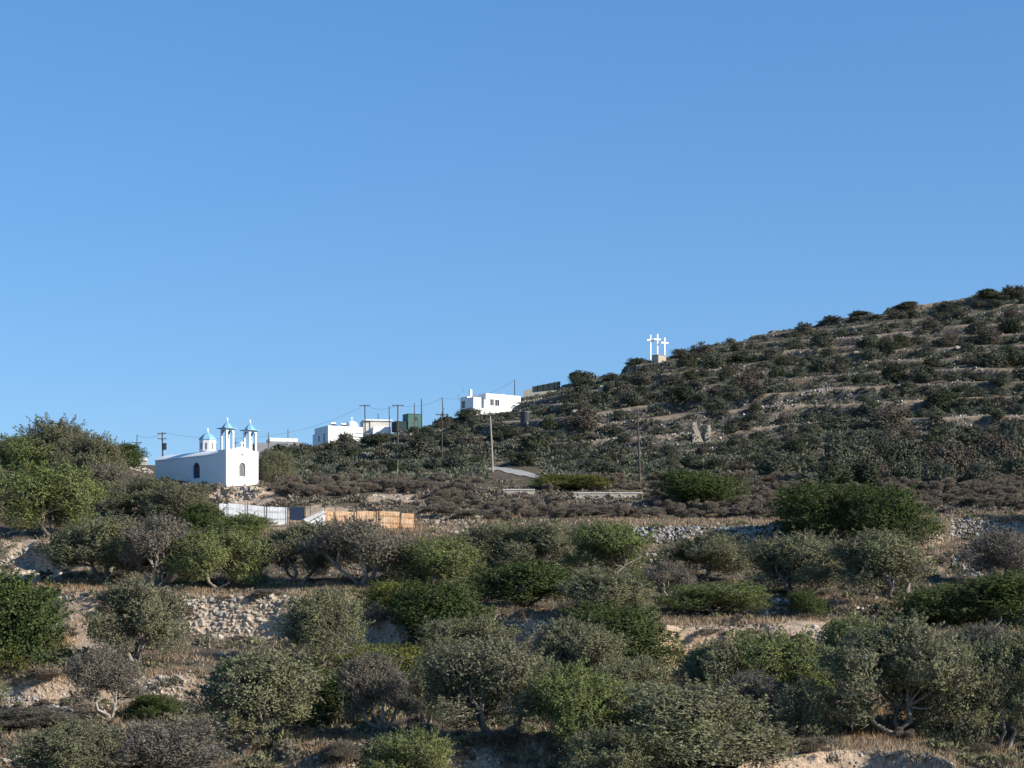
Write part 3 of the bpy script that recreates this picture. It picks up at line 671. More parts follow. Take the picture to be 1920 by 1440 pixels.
def wall(name, label, cat, top, bot, size, matname='stone', fill=.92, spread=.55, minobj=6.5):
    xs = [p[0] for p in top]; x0, x1 = min(xs), max(xs); rng = random.Random(int(x0*7+top[0][1]))
    pa = hit((x0+x1)/2, np.interp((x0+x1)/2, [p[0] for p in bot], [p[1] for p in bot])) 
    root = empty(name, pa, 0, label, cat); big = []; small = []
    y = min(p[1] for p in top); ymax = max(p[1] for p in bot); row = 0
    while y < ymax:
        x = x0+(row % 2)*size*.5
        while x < x1:
            t_ = np.interp(x, xs, [p[1] for p in top]); b_ = np.interp(x, [p[0] for p in bot], [p[1] for p in bot])
            s = size*rng.uniform(1-spread, 1+spread); xx = x+rng.uniform(-.3, .3)*size; yy = y+rng.uniform(-.3, .3)*size
            if t_-size*.3 <= yy <= b_ and rng.random() < fill:
                p = hit(xx, yy)
                if p is not None: (big if s >= minobj else small).append((p, s*p.y/F*1.15))
            x += size*.92
        y += size*.66; row += 1
    big.sort(key=lambda q: -q[1]); small += big[300:]; big = big[:300]
    for p, s in big:
        o = bpy.data.objects.new('stone', rng.choice(ST[matname])); link(o, root); o.location = p-root.location
        o.scale = (s*rng.uniform(.9, 1.3), s, s*rng.uniform(.8, 1.05)); o.rotation_euler = (rng.uniform(-.5, .5), rng.uniform(-.5, .5), rng.uniform(0, 6.28))
    merged_stones('small_stones', [(tuple(p), s) for p, s in small], matname, root, root.location); return root
wall('rubble_slope', 'slope of pale loose stones under the curling trunk olive at left', 'rubble', [(290,1114),(340,1120),(420,1124),(480,1112),(562,1122)], [(290,1130),(350,1186),(440,1202),(562,1200)], 9, 'stone', .85)
wall('rubble_bank', 'pale crumbling stone bank at the left edge below the umbrella olive', 'rubble', [(-20,1022),(72,1026),(125,1036)], [(-20,1085),(80,1096),(125,1090)], 7.5, 'stone', .8)
wall('stone_wall', 'short wall of big blocks behind the vivid green plant at lower left', 'stone wall', [(248,1272),(345,1270)], [(248,1300),(345,1312)], 11, 'stone')
wall('stone_band', 'diagonal band of grey loose stones at the lower left edge', 'rubble', [(-20,1282),(60,1304),(172,1347)], [(-20,1326),(60,1346),(172,1360)], 6.5, 'stonegrey', .9)
wall('rubble_slope', 'stones spilling beside the left end of the central earth bank', 'rubble', [(885,1150),(960,1160),(1022,1192)], [(885,1160),(960,1204),(1022,1216)], 9, 'stone', .85)
wall('stone_pile', 'short pale stone pile with a dark hollow at its left, upper centre of the bank', 'stone wall', [(1054,1158),(1112,1160)], [(1070,1180),(1112,1180)], 9, 'stone')
wall('stone_wall', 'chunky stone wall end at the right end of the earth bank', 'stone wall', [(1520,1180),(1620,1174)], [(1530,1224),(1620,1216)], 10, 'stone', .85)
wall('stone_wall', 'neat fine stoned wall continuing right under the dry grass strip', 'stone wall', [(1622,1190),(1700,1194),(1782,1198)], [(1622,1208),(1700,1220),(1782,1230)], 7, 'stonegrey')
wall('stone_wall', 'low wall of squared pale blocks below the wide dark olive', 'stone wall', [(1408,1130),(1500,1130)], [(1408,1140),(1440,1152),(1500,1150)], 9, 'stone')
wall('stone_wall', 'low stone wall at the foot of the V trunk olive', 'stone wall', [(1560,1138),(1716,1142)], [(1560,1150),(1630,1162),(1716,1154)], 9, 'stone')
wall('dry_stone_wall', 'long grey dry stone terrace wall left of the big dark green shrubs', 'stone wall', [(1130,986),(1200,988),(1490,986)], [(1130,992),(1200,1016),(1240,1025),(1490,1018)], 6.6, 'stonegrey')
wall('rubble_slope', 'wide sunlit slope of grey stones at the right edge above the reddish ledge', 'rubble', [(1780,966),(1830,970),(1940,984)], [(1780,1004),(1830,1014),(1940,1010)], 6, 'stonegrey')
wall('stone_band', 'thin broken line of stones at the foot of the big dark green shrubs', 'rubble', [(1680,1014),(1790,1000)], [(1680,1022),(1790,1012)], 6, 'stone', .6)
wall('rubble_slope', 'steep grey stone spill at right beside the shaded grey olive', 'rubble', [(1786,1034),(1842,1040)], [(1786,1060),(1842,1090)], 6.5, 'stonegrey')
wall('stone_pile', 'rough stone footing heaped under the chapel', 'stone wall', [(405,913),(486,913)], [(405,945),(470,944),(488,930)], 8.5, 'stone', .95)
wall('stone_band', 'low spread of pale stones in the brown scrub above the rusty fence', 'rubble', [(695,930),(785,932)], [(695,938),(785,944)], 6, 'stone', .8)
wall('rubble_slope', 'scattered stones right of the rusty fence end', 'rubble', [(796,966),(840,972),(905,970)], [(796,985),(840,1000),(905,1004)], 7, 'stone', .7)
wall('rubble_slope', 'heap of stones at the bottom edge left of the bright green olive', 'rubble', [(800,1402),(940,1408)], [(800,1440),(940,1445)], 8.5, 'stone', .75)
wall('stone_pile', 'small patch of stacked stones between two olives below the long wall', 'stone wall', [(1208,1036),(1242,1036)], [(1208,1052),(1242,1056)], 6.5, 'stone')
wall('rubble_slope', 'thin scatter of stones around the rounded leafless bush at the centre', 'rubble', [(590,1145),(780,1165)], [(590,1175),(700,1200),(780,1225)], 7.5, 'stone', .55)
wall('stone_band', 'broken diagonal wall climbing the hillside right of the ruin', 'stone wall', [(1450,757),(1500,742),(1555,716)], [(1450,766),(1500,754),(1555,732)], 5, 'stonefar', .7, minobj=9)
wall('stone_band', 'thin line of stones behind the chapel at the skyline', 'stone wall', [(238,874),(285,880)], [(238,882),(285,890)], 5, 'stone', .8, minobj=9)
wall('stone_band', 'line of pale stones on the slope left of the bare tall pole', 'stone wall', [(1065,792),(1190,768)], [(1065,797),(1190,774)], 4.5, 'stonefar', .6, minobj=9)
wall('stone_band', 'short wall remnant at the foot of the wooden T pole slope', 'stone wall', [(1250,866),(1345,868)], [(1250,871),(1345,873)], 4.5, 'stonefar', .8, minobj=9)
for cx, vb, sz, lab in [(395,1128,16,'largest round boulder on top of the left rubble slope'),(551,1126,14,'pale square block at the right end of the rubble slope'),(353,1092,14,'bright white block under the curling trunk olive'),
        (12,1432,22,'pale boulder in the bottom left corner, outer one'),(34,1434,22,'pale boulder in the bottom left corner, inner one'),(58,1250,16,'grey upright rock at the foot of the tall dark green shrub'),
        (1604,896,14,'pale upright stone above the big dark green shrubs'),(1078,775,14,'white boulder on the slope between the water tank and the ruin'),(1605,664,13,'broad pale outcrop high on the right hill'),(1795,655,14,'rounded boulder on the far right upper terrace'),
        (1710,950,14,'grey rock'),(1128,735,20,'blocky pale outcrop left below the crosses')]:
    if lab == 'grey rock': continue
    p = hit(cx, vb); s = sz*p.y/F
    o = bpy.data.objects.new('boulder', random.choice(ST['stone'])); link(o); tag(o, lab, 'boulder'); o.location = p+Vector((0, 0, s*.25)); o.scale = (s*1.2, s, s*1.1); o.rotation_euler = (0, 0, random.uniform(0, 6))
# stones along the terrace crests of the far hill, and loose stones near
sel = np.argwhere((CREST > .25) & (PX > 560) & (PX < 1990) & (DD > 240))
np.random.seed(4); idx = sel[np.random.permutation(len(sel))[:2400]]
merged_stones('terrace_stones', [((V.reshape(nr, nc, 3)[i, j]+np.array([0, -.2, .05])), np.random.uniform(.2, .55)) for i, j in idx if vnoise(V.reshape(nr,nc,3)[i,j,0:1]/14, V.reshape(nr,nc,3)[i,j,1:2]/14, 5)[0] > .48], 'stonefar')
sel = np.argwhere((RISER > .3) & (PX > 560) & (PX < 1990) & (DD > 240)); idx = sel[np.random.permutation(len(sel))[:1300]]
merged_stones('hillside_stones', [((V.reshape(nr, nc, 3)[i, j]), np.random.uniform(.25, .7)) for i, j in idx], 'stonefar')
sm = []
for i in range(10000):
    cx = random.uniform(-20, 1940); vv = random.uniform(955, 1442); p = hit(cx, vv)
    if p is None: continue
    c = int(np.searchsorted(cols, cx)); r = int(np.searchsorted(rows, p.y)); s_ = soil[min(r, nr-1), min(c, nc-1)]
    if random.random() > .12+s_: continue
    sm.append((tuple(p), random.uniform(.04, .2)*(1.6 if random.random() < .1 else 1)))
merged_stones('loose_stones', sm, 'stone')
# ------------------------------------------------------------------ chapel
def at_depth(px, v, d): return Vector(((px-HX)/F*d, d, (HV-v)*d/F))
def arch_wall(mb, mp, u0, u1, topf, holes, z0, t0, t1, n=8):
    """wall in the (u,z) plane from u0 to u1 with arched holes (cu,w,sill,spring); cut at every hole centre"""
    cuts = [u0]+[h[0] for h in holes]+[u1]
    for i in range(len(cuts)-1):
        a, b = cuts[i], cuts[i+1]; poly = [(a, z0)] if i == 0 else []
        if i > 0:                       # right half of hole i-1
            c, w_, si, sp = holes[i-1]; r = w_/2
            poly += [(c, sp+r)]+[(c+r*math.sin(q), sp+r*math.cos(q)) for q in np.linspace(0, math.pi/2, n)[1:]]+[(c+r, si)]
            if si > z0: poly += [(c, si), (c, z0)]
            else: poly[-1] = (c+r, z0)
        if i < len(holes):
            c, w_, si, sp = holes[i]; r = w_/2
            if si > z0: poly += [(c, z0), (c, si), (c-r, si)]
            else: poly += [(c-r, z0)]
            poly += [(c-r*math.cos(q), sp+r*math.sin(q)) for q in np.linspace(0, math.pi/2, n)]
            end = c
        else: poly += [(b, z0)]; end = b
        start = a if i == 0 else holes[i-1][0]
        poly += [(u, topf(u)) for u in np.linspace(end, start, 9)]
        mb.prism(poly, mp, t0, t1)
def cross(name, parent, x, y, z, h, wd, t, m_='white', ax='x'):
    mb = MB().box(x-t/2, x+t/2, y-t/2, y+t/2, z, z+h)
    a = wd/2
    if ax == 'x': mb.box(x-a, x-t/2, y-t/2, y+t/2, z+h*.6, z+h*.6+t); mb.box(x+t/2, x+a, y-t/2, y+t/2, z+h*.6, z+h*.6+t)
    else: mb.box(x-t/2, x+t/2, y-a, y-t/2, z+h*.6, z+h*.6+t); mb.box(x-t/2, x+t/2, y+t/2, y+a, z+h*.6, z+h*.6+t)
    return mb.build(name, M[m_], parent)
C0 = at_depth(424, 909, 198); TH = R(44)
ch = empty('chapel', C0, TH, 'white chapel with blue capped twin bell towers and a small blue dome', 'chapel')
Wf, Lb, HF, HS = 4.2, 13.6, 3.78, 3.30     # local x along the facade, local y back along the nave
ftop = lambda u: HF+ (.30+.10*math.cos((u-Wf/2)/.95*math.pi) if abs(u-Wf/2) < .95 else (.20 if False else max(0, .2-.35*(abs(u-Wf/2)-.95))))
T_ = .35; Z0 = -.7
mb = MB(); arch_wall(mb, lambda u, v, d: (u, d, v), 0, Wf, ftop, [(2.1, .82, .98, 2.05)], Z0, 0, T_); mb.build('facade', M['white'], ch)
mb = MB()
# front block sides, nave side walls (left one has the arched window), rear wall
mb.box(0, T_, T_+.001, 1.55, Z0, HF); mb.box(Wf-T_, Wf, T_+.001, 1.55, Z0, HF); mb.box(T_+.002, Wf-T_-.002, T_+.002, 1.55, HF-.25, HF-.02)
arch_wall(mb, lambda u, v, d: (d, u, v), 1.552, Lb, lambda u: HS, [(5.65, 1.38, .98, 2.0)], Z0, .06, .06+T_)
mb.box(Wf-T_-.06, Wf-.06, 1.552, Lb, Z0, HS); mb.box(.45, Wf-.45, Lb-T_, Lb-.003, Z0, HS-.004)
mb.build('wall', M['white'], ch)
apse = MB().lathe([(1.35, Z0), (1.35, HS-.12), (1.2, HS), (.7, HS+.3), (.02, HS+.42)], Wf/2-.4, Lb+.02, 20); apse.build('apse', M['white'], ch, smooth=False)
mb = MB(); n = 14                       # barrel vault roof
prof = [(.06+(Wf-.12)*i/n, HS+.003+.65*math.sin(math.pi*i/n)**.8) for i in range(n+1)]
mb.prism([(.0, HS+.003), (0, HS+.10)]+[(u, z+.1) for u, z in prof]+[(Wf, HS+.10), (Wf, HS+.003)], lambda u, v, d: (u, d, v), 1.553, Lb+.05)
mb.build('roof', M['white'], ch)
def window(parent, cu, w_, si, sp, mp, dep, fm, pm, bars=3):
    """arched window: frame ring and pane set back in the opening"""
    r = w_/2; arc = lambda rr: [(cu-rr*math.cos(q), sp+rr*math.sin(q)) for q in np.linspace(0, math.pi, 15)]
    o = [(cu-r, si)]+arc(r)+[(cu+r, si)]; r2 = r-.07; i_ = [(cu-r2, si+.07)]+arc(r2)+[(cu+r2, si+.07)]
    mb = MB(); k = len(o)
    for a in range(k):
        b = (a+1) % k; mb.prism([o[a], o[b], i_[b], i_[a]], mp, dep, dep+.08)
    wn = mb.build('window', M[fm], parent)
    MB().prism(i_, mp, dep+.04, dep+.05).build('pane', M[pm], wn)
    mb = MB()
    for j in range(1, bars): u = cu-r2+2*r2*j/bars; mb.prism([(u-.02, si+.08), (u+.02, si+.08), (u+.02, sp+.15), (u-.02, sp+.15)], mp, dep+.015, dep+.038)
    for j in range(1, 4): z = si+.07+(sp-si)*j/3.4; mb.prism([(cu-r2+.01, z), (cu+r2-.01, z), (cu+r2-.01, z+.035), (cu-r2+.01, z+.035)], mp, dep+.005, dep+.013)
    mb.build('glazing_bar', M[fm], wn); return wn
window(ch, 2.1, .80, .99, 2.05, lambda u, v, d: (u, d, v), .10, 'shutter', 'shutter', 4)
window(ch, 5.65, 1.36, .99, 2.0, lambda u, v, d: (d, u, v), .2, 'blueframe', 'glass', 2)
cross('cross', ch, Wf/2+.05, .18, HF+.36, .62, .42, .13)
MB().lathe([(.10, 0), (.10, .1)], 0, 0, 10).build('plaque', M['shutter'], ch).location = (Wf/2, 0.0, 3.35)
bpy.data.objects['plaque'].rotation_euler = (R(90), 0, 0)
def tower(x0, s, y0, base, bell):
    t = empty('bell_tower', (x0, y0, base)); t.parent = ch
    if bell is False: t.name = 'bell_tower'
    h = 2.18; p = .205; mb = MB()
    for (mp) in (lambda u, v, d: (u, d, v), lambda u, v, d: (u, s-d, v)): arch_wall(mb, mp, 0, s, lambda u: h, [(s/2, s-2*p, 0, h-.12-(s-2*p)/2)], 0, 0, .14)
    for (mp) in (lambda u, v, d: (d, u, v), lambda u, v, d: (s-d, u, v)): arch_wall(mb, mp, .142, s-.142, lambda u: h-.004, [(s/2, s-2*p, 0, h-.12-(s-2*p)/2)], 0, .004, .136)
    mb.build('arches', M['white'], t)
    mb = MB()                           # blue lining of the arches
    for a in range(2):
        mp = (lambda u, v, d: (u, d, v)) if a == 0 else (lambda u, v, d: (d, u, v)); r = (s-2*p)/2-.004; sp = h-.12-(s-2*p)/2
        for off in (0, s-.14):
            q = [(s/2-r*math.cos(k), sp+r*math.sin(k)) for k in np.linspace(0, math.pi, 12)]; q2 = [(s/2-(r-.06)*math.cos(k), sp+(r-.06)*math.sin(k)) for k in np.linspace(0, math.pi, 12)]
            for k in range(11): mb.prism([q[k], q[k+1], q2[k+1], q2[k]], mp, off+.01, off+.13)
    mb.build('arch_trim', M['blueframe'], t)
    mb = MB().box(-.28, s+.28, -.28, s+.28, h+.001, h+.10); mb.build('cornice', M['blue'], t, .01)
    MB().lathe([(.66, h+.102), (.60, h+.18), (.46, h+.36), (.26, h+.58), (.08, h+.74), (.03, h+.8)], s/2, s/2, 8, R(22.5)).build('cap', M['blue'], t)
    fn = MB().lathe([(.05, h+.78), (.11, h+.86), (.05, h+.95)], s/2, s/2, 8); fn.build('finial', M['white'], t)
    cross('cross', t, s/2, s/2, h+.94, .26, .22, .07)
    if bell:
        MB().lathe([(.20, h-.95), (.16, h-.88), (.12, h-.7), (.06, h-.58), (.02, h-.55)], s/2, s/2, 12).build('bell', M['bronze'], t)
        MB().tube([(.14, s/2, h-.54), (s-.14, s/2, h-.54)], .025, 6).build('beam', M['iron'], t)
    return t
tower(.02, 1.04, .02, HF+.03, True); tower(2.98, 1.04, .02, HF+.03, True)
dr = empty('dome', (Wf/2, 6.4, HS+.5)); dr.parent = ch
MB().lathe([(.93, -.1), (.93, 1.50)], 0, 0, 8, R(22.5)).build('drum', M['white'], dr)
MB().lathe([(1.0, 1.502), (.99, 1.56), (.86, 1.76), (.6, 2.03), (.32, 2.22), (.08, 2.32)], 0, 0, 8, R(22.5)).build('dome_cap', M['blue'], dr)
MB().lathe([(.06, 2.30), (.12, 2.40), (.05, 2.5)], 0, 0, 8).build('finial', M['white'], dr); cross('cross', dr, 0, 0, 2.49, .3, .24, .07)
for k in range(8):                      # slit windows on the drum faces
    q = R(45*k); sl = MB().box(-.01, .05, -.10, .10, .45, 1.15).build('slit_window', M['shutter'], dr); sl.location = (math.cos(q)*.845, math.sin(q)*.845, 0); sl.rotation_euler = (0, 0, q)
# ------------------------------------------------------------------ sheet metal fence
def sheet(name, a, b, h, m_, parent, n=28, amp=.035, lean=0):
    a = Vector(a); b = Vector(b); amp *= .4; V_ = []; F_ = []; d = (b-a); nn = Vector((-d.y, d.x, 0)).normalized()
    for i in range(n+1):
        off = amp*math.sin(i*math.pi*.9); base = a+d*(i/n)
        for z in (0, h*.5, h):
            V_.append(base+nn*(off+lean*z)+Vector((0, 0, z+random.uniform(-.015, .015))))
    for i in range(n):
        for k in range(2): F_.append((i*3+k, i*3+k+1, (i+1)*3+k+1, (i+1)*3+k))
    V2 = [v+nn*.012 for v in V_]; m0 = len(V_); F2 = [tuple(m0+q for q in reversed(f)) for f in F_]
    mb = MB(); mb.poly(V_+V2, F_+F2)
    me_ = bpy.data.meshes.new(name); me_.from_pydata([tuple(v) for v in mb.v], [], mb.f); me_.materials.append(M[m_]); return link(bpy.data.objects.new(name, me_), parent)
def fence(pxs, vb, hpx, m_, label, d0, d1):
    o0 = at_depth(pxs[0], vb[0], d0); root = empty('sheet_fence', o0, 0, label, 'fence'); n = len(pxs)-1
    for i in range(n):
        da, db = d0+(d1-d0)*i/n, d0+(d1-d0)*(i+1)/n
        a = at_depth(pxs[i]+.6, vb[i], da)-o0; b = at_depth(pxs[i+1]-.6, vb[i+1]+random.uniform(-.6, .6), db)-o0; h = hpx[i]*da/F
        sheet('panel', a-Vector((0, 0, .5)), b-Vector((0, 0, .5)), h+.5, m_, root, lean=random.uniform(-.05, .05))
        mb = MB().tube([a+Vector((-.03, -.09, -.3)), a+Vector((-.03+random.uniform(-.05, .05), -.09, h+random.uniform(.2, .6)))], .028, 5)
        mb.build('post', M['iron'], root)
        rl = MB()
        for q in (.3, .72): rl.tube([a+Vector((0, -.09, h*q)), b+Vector((0, -.09, h*q))], .012, 4)
        rl.build('wire', M['iron'], root)
    MB().tube([b+Vector((.03, -.09, -.3)), b+Vector((.03, -.09, h+.4))], .028, 5).build('post', M['iron'], root); return root
def gd_at(px, v): return hit(px, v).y
DF = hit(540, 982).y
fence([411,428,464,500,539], [972,973,977,981,982], [28,30,31,31,30], 'zinc', 'bright grey corrugated sheet fence under the chapel', DF-1.6, DF+.6)
fence([609,628,669,711,752,779], [980,985,987,988,990,991], [24,27,29,30,28,22], 'rusty', 'rusty orange corrugated sheet fence right of the leaning grey sheet', hit(700,990).y-1.0, hit(700,990).y+.6)
p0 = hit(590, 992); ls = empty('leaning_sheet', p0, 0, 'grey metal sheet fallen askew between the two sheet fences', 'metal sheet')
k = p0.y/F
for (a, b, c, d_) in (((-20,-18),(16,-36),(20,-32),(-14,-12)), ((-15,-9),(18,-29),(19,-8),(-6,8))):
    q = [Vector((u*k, -.1+.02*i+u*k*.6, -v*k)) for i, (u, v) in enumerate((a, b, c, d_))]
    V_ = []; F_ = []; n = 14
    for i in range(n+1):
        for j in range(2):
            e0 = q[0].lerp(q[3], i/n) if j == 0 else q[1].lerp(q[2], i/n); V_.append(tuple(e0+Vector((0, .03*math.sin(i*2.2), 0))))
    for i in range(n): F_.append((2*i, 2*i+1, 2*i+3, 2*i+2))
    me_ = bpy.data.meshes.new('sheet'); me_.from_pydata(V_, [], F_); me_.materials.append(M['zinc']); o = link(bpy.data.objects.new('sheet', me_), ls)
    so_ = o.modifiers.new('solid', 'SOLIDIFY'); so_.thickness = .02
for cx in (549, 557, 573, 582):
    p = hit(cx, 984); o = MB().tube([(0, 0, -.3), (random.uniform(-.05, .05), 0, 1.9)], .03, 5).build('fence_post', M['iron']); o.location = p
    tag(o, 'thin bare iron post in the gap between the two sheet fences', 'post', 'bare posts in the fence gap')
gp = empty('gate_panel', hit(557, 985), 0, 'small dark blue panel between bare posts in the fence gap', 'panel')
MB().box(-.6, .6, -.03, .03, .45, 1.55).build('panel', M['navy'], gp); MB().box(-.65, -.602, -.04, .04, -.3, 1.7).box(.602, .65, -.04, .04, -.3, 1.7).build('post', M['iron'], gp)
# ------------------------------------------------------------------ capped low walls
def capped(x0, x1, vt, vb_, label):
    p = hit((x0+x1)/2, vb_); d = p.y; a = at_depth(x0, vb_, d); b = at_depth(x1, vb_, d); h = (vb_-vt)*d/F; L = b.x-a.x
    r = empty('capped_wall', a, 0, label, 'wall'); MB().box(0, L, 0, .45, -.4, h-.12).build('wall', M['concrete'], r, .02); MB().box(-.05, L+.05, -.06, .5, h-.118, h).build('capping', M['cream'], r, .01)
    pl = []
    for i in range(int(L*7)): pl.append(((random.uniform(.1, L-.1), -.02, random.uniform(0, h-.2)), random.uniform(.15, .32)))
    merged_stones('stones', pl, 'stone', r)
capped(943, 1002, 917, 931, 'short low capped wall left of the yellow green shrubs'); capped(1076, 1205, 923, 936, 'longer low capped wall in front of the yellow green shrubs')
# ------------------------------------------------------------------ houses
def house(name, label, px, vb_, d, rz, blocks, cat='house'):
    r = empty(name, at_depth(px, vb_, d), rz, label, cat)
    for (nm, x0, x1, y0, y1, z0, z1, m_) in blocks: MB().box(x0, x1, y0, y1, z0, z1).build(nm, M[m_], r, .04)
    return r
def win(parent, x, z, w_, h, y=0, face='front', fm='white', pm='glass'):
    wn = MB()
    t = .06
    if face == 'front':
        wn.box(x, x+w_, y-.05, y-.003, z, z+t).box(x, x+w_, y-.05, y-.003, z+h-t, z+h).box(x, x+t, y-.05, y-.003, z+t, z+h-t).box(x+w_-t, x+w_, y-.05, y-.003, z+t, z+h-t).box(x+w_/2-t/2, x+w_/2+t/2, y-.05, y-.003, z+t, z+h-t)
        f = wn.build('window', M[fm], parent); MB().box(x+t, x+w_-t, y-.03, y-.006, z+t, z+h-t).build('pane', M[pm], f)
    else:
        wn.box(y-.05, y-.003, x, x+w_, z, z+t).box(y-.05, y-.003, x, x+w_, z+h-t, z+h).box(y-.05, y-.003, x, x+t, z+t, z+h-t).box(y-.05, y-.003, x+w_-t, x+w_, z+t, z+h-t)
        f = wn.build('window', M[fm], parent); MB().box(y-.03, y-.006, x+t, x+w_-t, z+t, z+h-t).build('pane', M[pm], f)
# house on the ridge (front face turned to the sun, left face in shade)
q = R(36); k = 372/F
h2 = house('white_house', 'white flat roofed house on the ridge with paired windows and a chimney', 911, 772, 372, q, [
    ('main_block', 0, 62*k/math.cos(q)*1.06, 0, 5, -1.5, 3.7, 'white'), ('wing', -2.4, -.01, .9, 3.2, -1.5, 2.9, 'white'), ('wing', -2.3, -.3, 3.21, 5.7, -1.5, 3.2, 'white'),
    ('chimney', -1.3, -.8, 3.6, 4.1, 3.21, 4.7, 'white'), ('porch_post', -1.6, -1.2, -1.6, -1.2, -1.5, 2.2, 'white'), ('porch_wall', -2.6, -.4, -1.6, -1.35, -1.5, .45, 'white'), ('roof_vent', 5.6, 6.0, 2, 2.4, 3.71, 4.15, 'white')])
win(h2, 1.0, 1.3, .95, 1.35); win(h2, 2.2, 1.3, 1.1, 1.35); win(h2, 4.0, 1.0, 1.1, 1.4, -2.3, 'side', 'shutter')
for x_, z_ in ((-2.1, 3.2), (-1.0, 4.72)): MB().tube([(x_+.6, 7.5, z_-.3), (x_+.6, 7.5, z_+1.0)], .03, 4).build('antenna', M['iron'], h2)
# house with the little dome
q = R(28); k = 365/F
h3 = house('white_house', 'white house with a tiny domed roof chapel and solar heaters on its roof', 615, 838, 365, q, [
    ('main_block', 0, 7.4, 0, 7, -1.5, 4.2, 'white'), ('wing', 1.2, 7.3, 7.01, 11, -1.5, 3.4, 'white'), ('pillar', 4.3, 4.65, -1.2, -.9, -1.5, 2.9, 'cream'), ('pergola_beam', 5.2, 8.4, -1.0, -.85, 2.75, 2.9, 'slate')])
win(h3, 2.9, 1.7, .55, .9); win(h3, 1.5, 1.2, .8, 1.6, 0, 'side', 'blueframe'); win(h3, 4.2, 1.5, .8, 1.0, 0, 'side', 'blueframe')
dm = MB().lathe([(1.25, 4.21), (1.25, 4.6), (1.12, 5.0), (.8, 5.35), (.4, 5.55), (.05, 5.62)], 6.0, 2.2, 14).build('roof_dome', M['white'], h3, smooth=True); cross('cross', h3, 6.0, 2.2, 5.6, .8, .5, .1)
for x_ in (1.9, 4.0):
    s_ = MB().tube([(x_-.5, 2, 4.85), (x_+.5, 2, 4.85)], .25, 10).build('solar_heater', M['steel'], h3); MB().poly([(x_-.5, 1.9, 4.7), (x_+.5, 1.9, 4.7), (x_+.5, .8, 4.25), (x_-.5, .8, 4.25), (x_-.5, 1.9, 4.64), (x_+.5, 1.9, 4.64), (x_+.5, .8, 4.21), (x_-.5, .8, 4.21)], [(0,1,2,3),(7,6,5,4),(0,4,5,1),(1,5,6,2),(2,6,7,3),(3,7,4,0)]).build('collector', M['glass'], s_)
h4 = house('long_building', 'pale low building right of the domed white house', 694, 810, 385, R(12), [('main_block', 0, 4.2, 0, 5, -1.5, 2.3, 'cream'), ('parapet', -1.4, 4.6, -.3, 5.3, 2.302, 2.6, 'white'), ('wing', -1.4, -.01, .2, 5, -1.5, 2.3, 'cream'), ('lean_to', .3, 4.0, -2.2, -.01, -1.5, .9, 'white')])
h5 = house('low_building', 'low building with white parapet right behind the chapel', 506, 846, 330, R(15), [('main_block', 0, 6.0, 0, 5, -1.5, 1.75, 'slate'), ('parapet', .0, 5.0, .3, 5, 1.752, 2.4, 'white'), ('wing', -2.6, -.01, 0, 4, -1.5, 1.5, 'slate')])
h6 = house('pale_blue_hut', 'small pale blue hut half hidden in the shrubs right of the chapel', 538, 866, 300, R(-35), [('main_block', 0, 1.8, 0, 2, -1, 1.75, 'paleblue'), ('roof', -.1, 1.9, -.1, 2.1, 1.752, 1.85, 'slate')], 'hut')
h7 = house('green_shed', 'green metal shed on the ridge between the poles', 765, 800, 380, R(25), [('main_block', 0, 2.9, 0, 3, -1, 2.6, 'greenshed'), ('low_cabin', -2.4, -.01, .3, 3, -1, 1.1, 'mesh'), ('roof', -.08, 2.98, -.08, 3.08, 2.602, 2.7, 'greenshed')], 'shed')
win(h7, 1.4, 1.3, .7, .8, fm='greenshed')
h8 = house('white_hut', 'small white roofed hut on the skyline left of the chapel', 261, 872, 236, R(10), [('main_block', 0, .9, 0, 2, -1, .55, 'concrete'), ('roof', -.1, 1.0, -.1, 2.1, .552, .95, 'white')], 'hut')
h9 = house('stone_hut', 'flat roofed stone hut on the right hill skyline', 1448, 625, 425, R(10), [('main_block', 0, 3.6, 0, 3, -1.5, .55, 'concrete'), ('roof', -.15, 3.75, -.15, 3.15, .552, .7, 'slate')], 'hut')
# shrine block and crosses
cb = empty('concrete_block', at_depth(1245, 687, 398), R(40), 'rough concrete block beneath the three crosses', 'block')
o = MB().box(-1.7, .7, 0, 2.0, -1, 2.3).build('block', M['concrete'], cb, .06); MB().box(-1.75, .75, -.05, 2.05, 2.302, 2.42).build('slab', M['slate'], cb, .02)
for cx, vt, vb_, lab in ((1219.5, 628, 664, 'left one of the three white crosses on the hill'), (1232.5, 626.5, 663, 'middle and tallest of the three white crosses on the hill'), (1246, 633, 663, 'right one of the three white crosses on the hill')):
    d = 401; h = (vb_-vt)*d/F; r = empty('white_cross', at_depth(cx, vb_, d), R(24), lab, 'cross', 'three white crosses on the hill')
    t = .17; MB().box(-t, t, -t*.8, t*.8, -1.2, h).build('upright', M['white'], r); zc = h-.95
    MB().box(-.92, -t-.002, -t*.8, t*.8, zc-.36, zc).box(t+.002, .92, -t*.8, t*.8, zc-.36, zc).build('crossbar', M['white'], r)
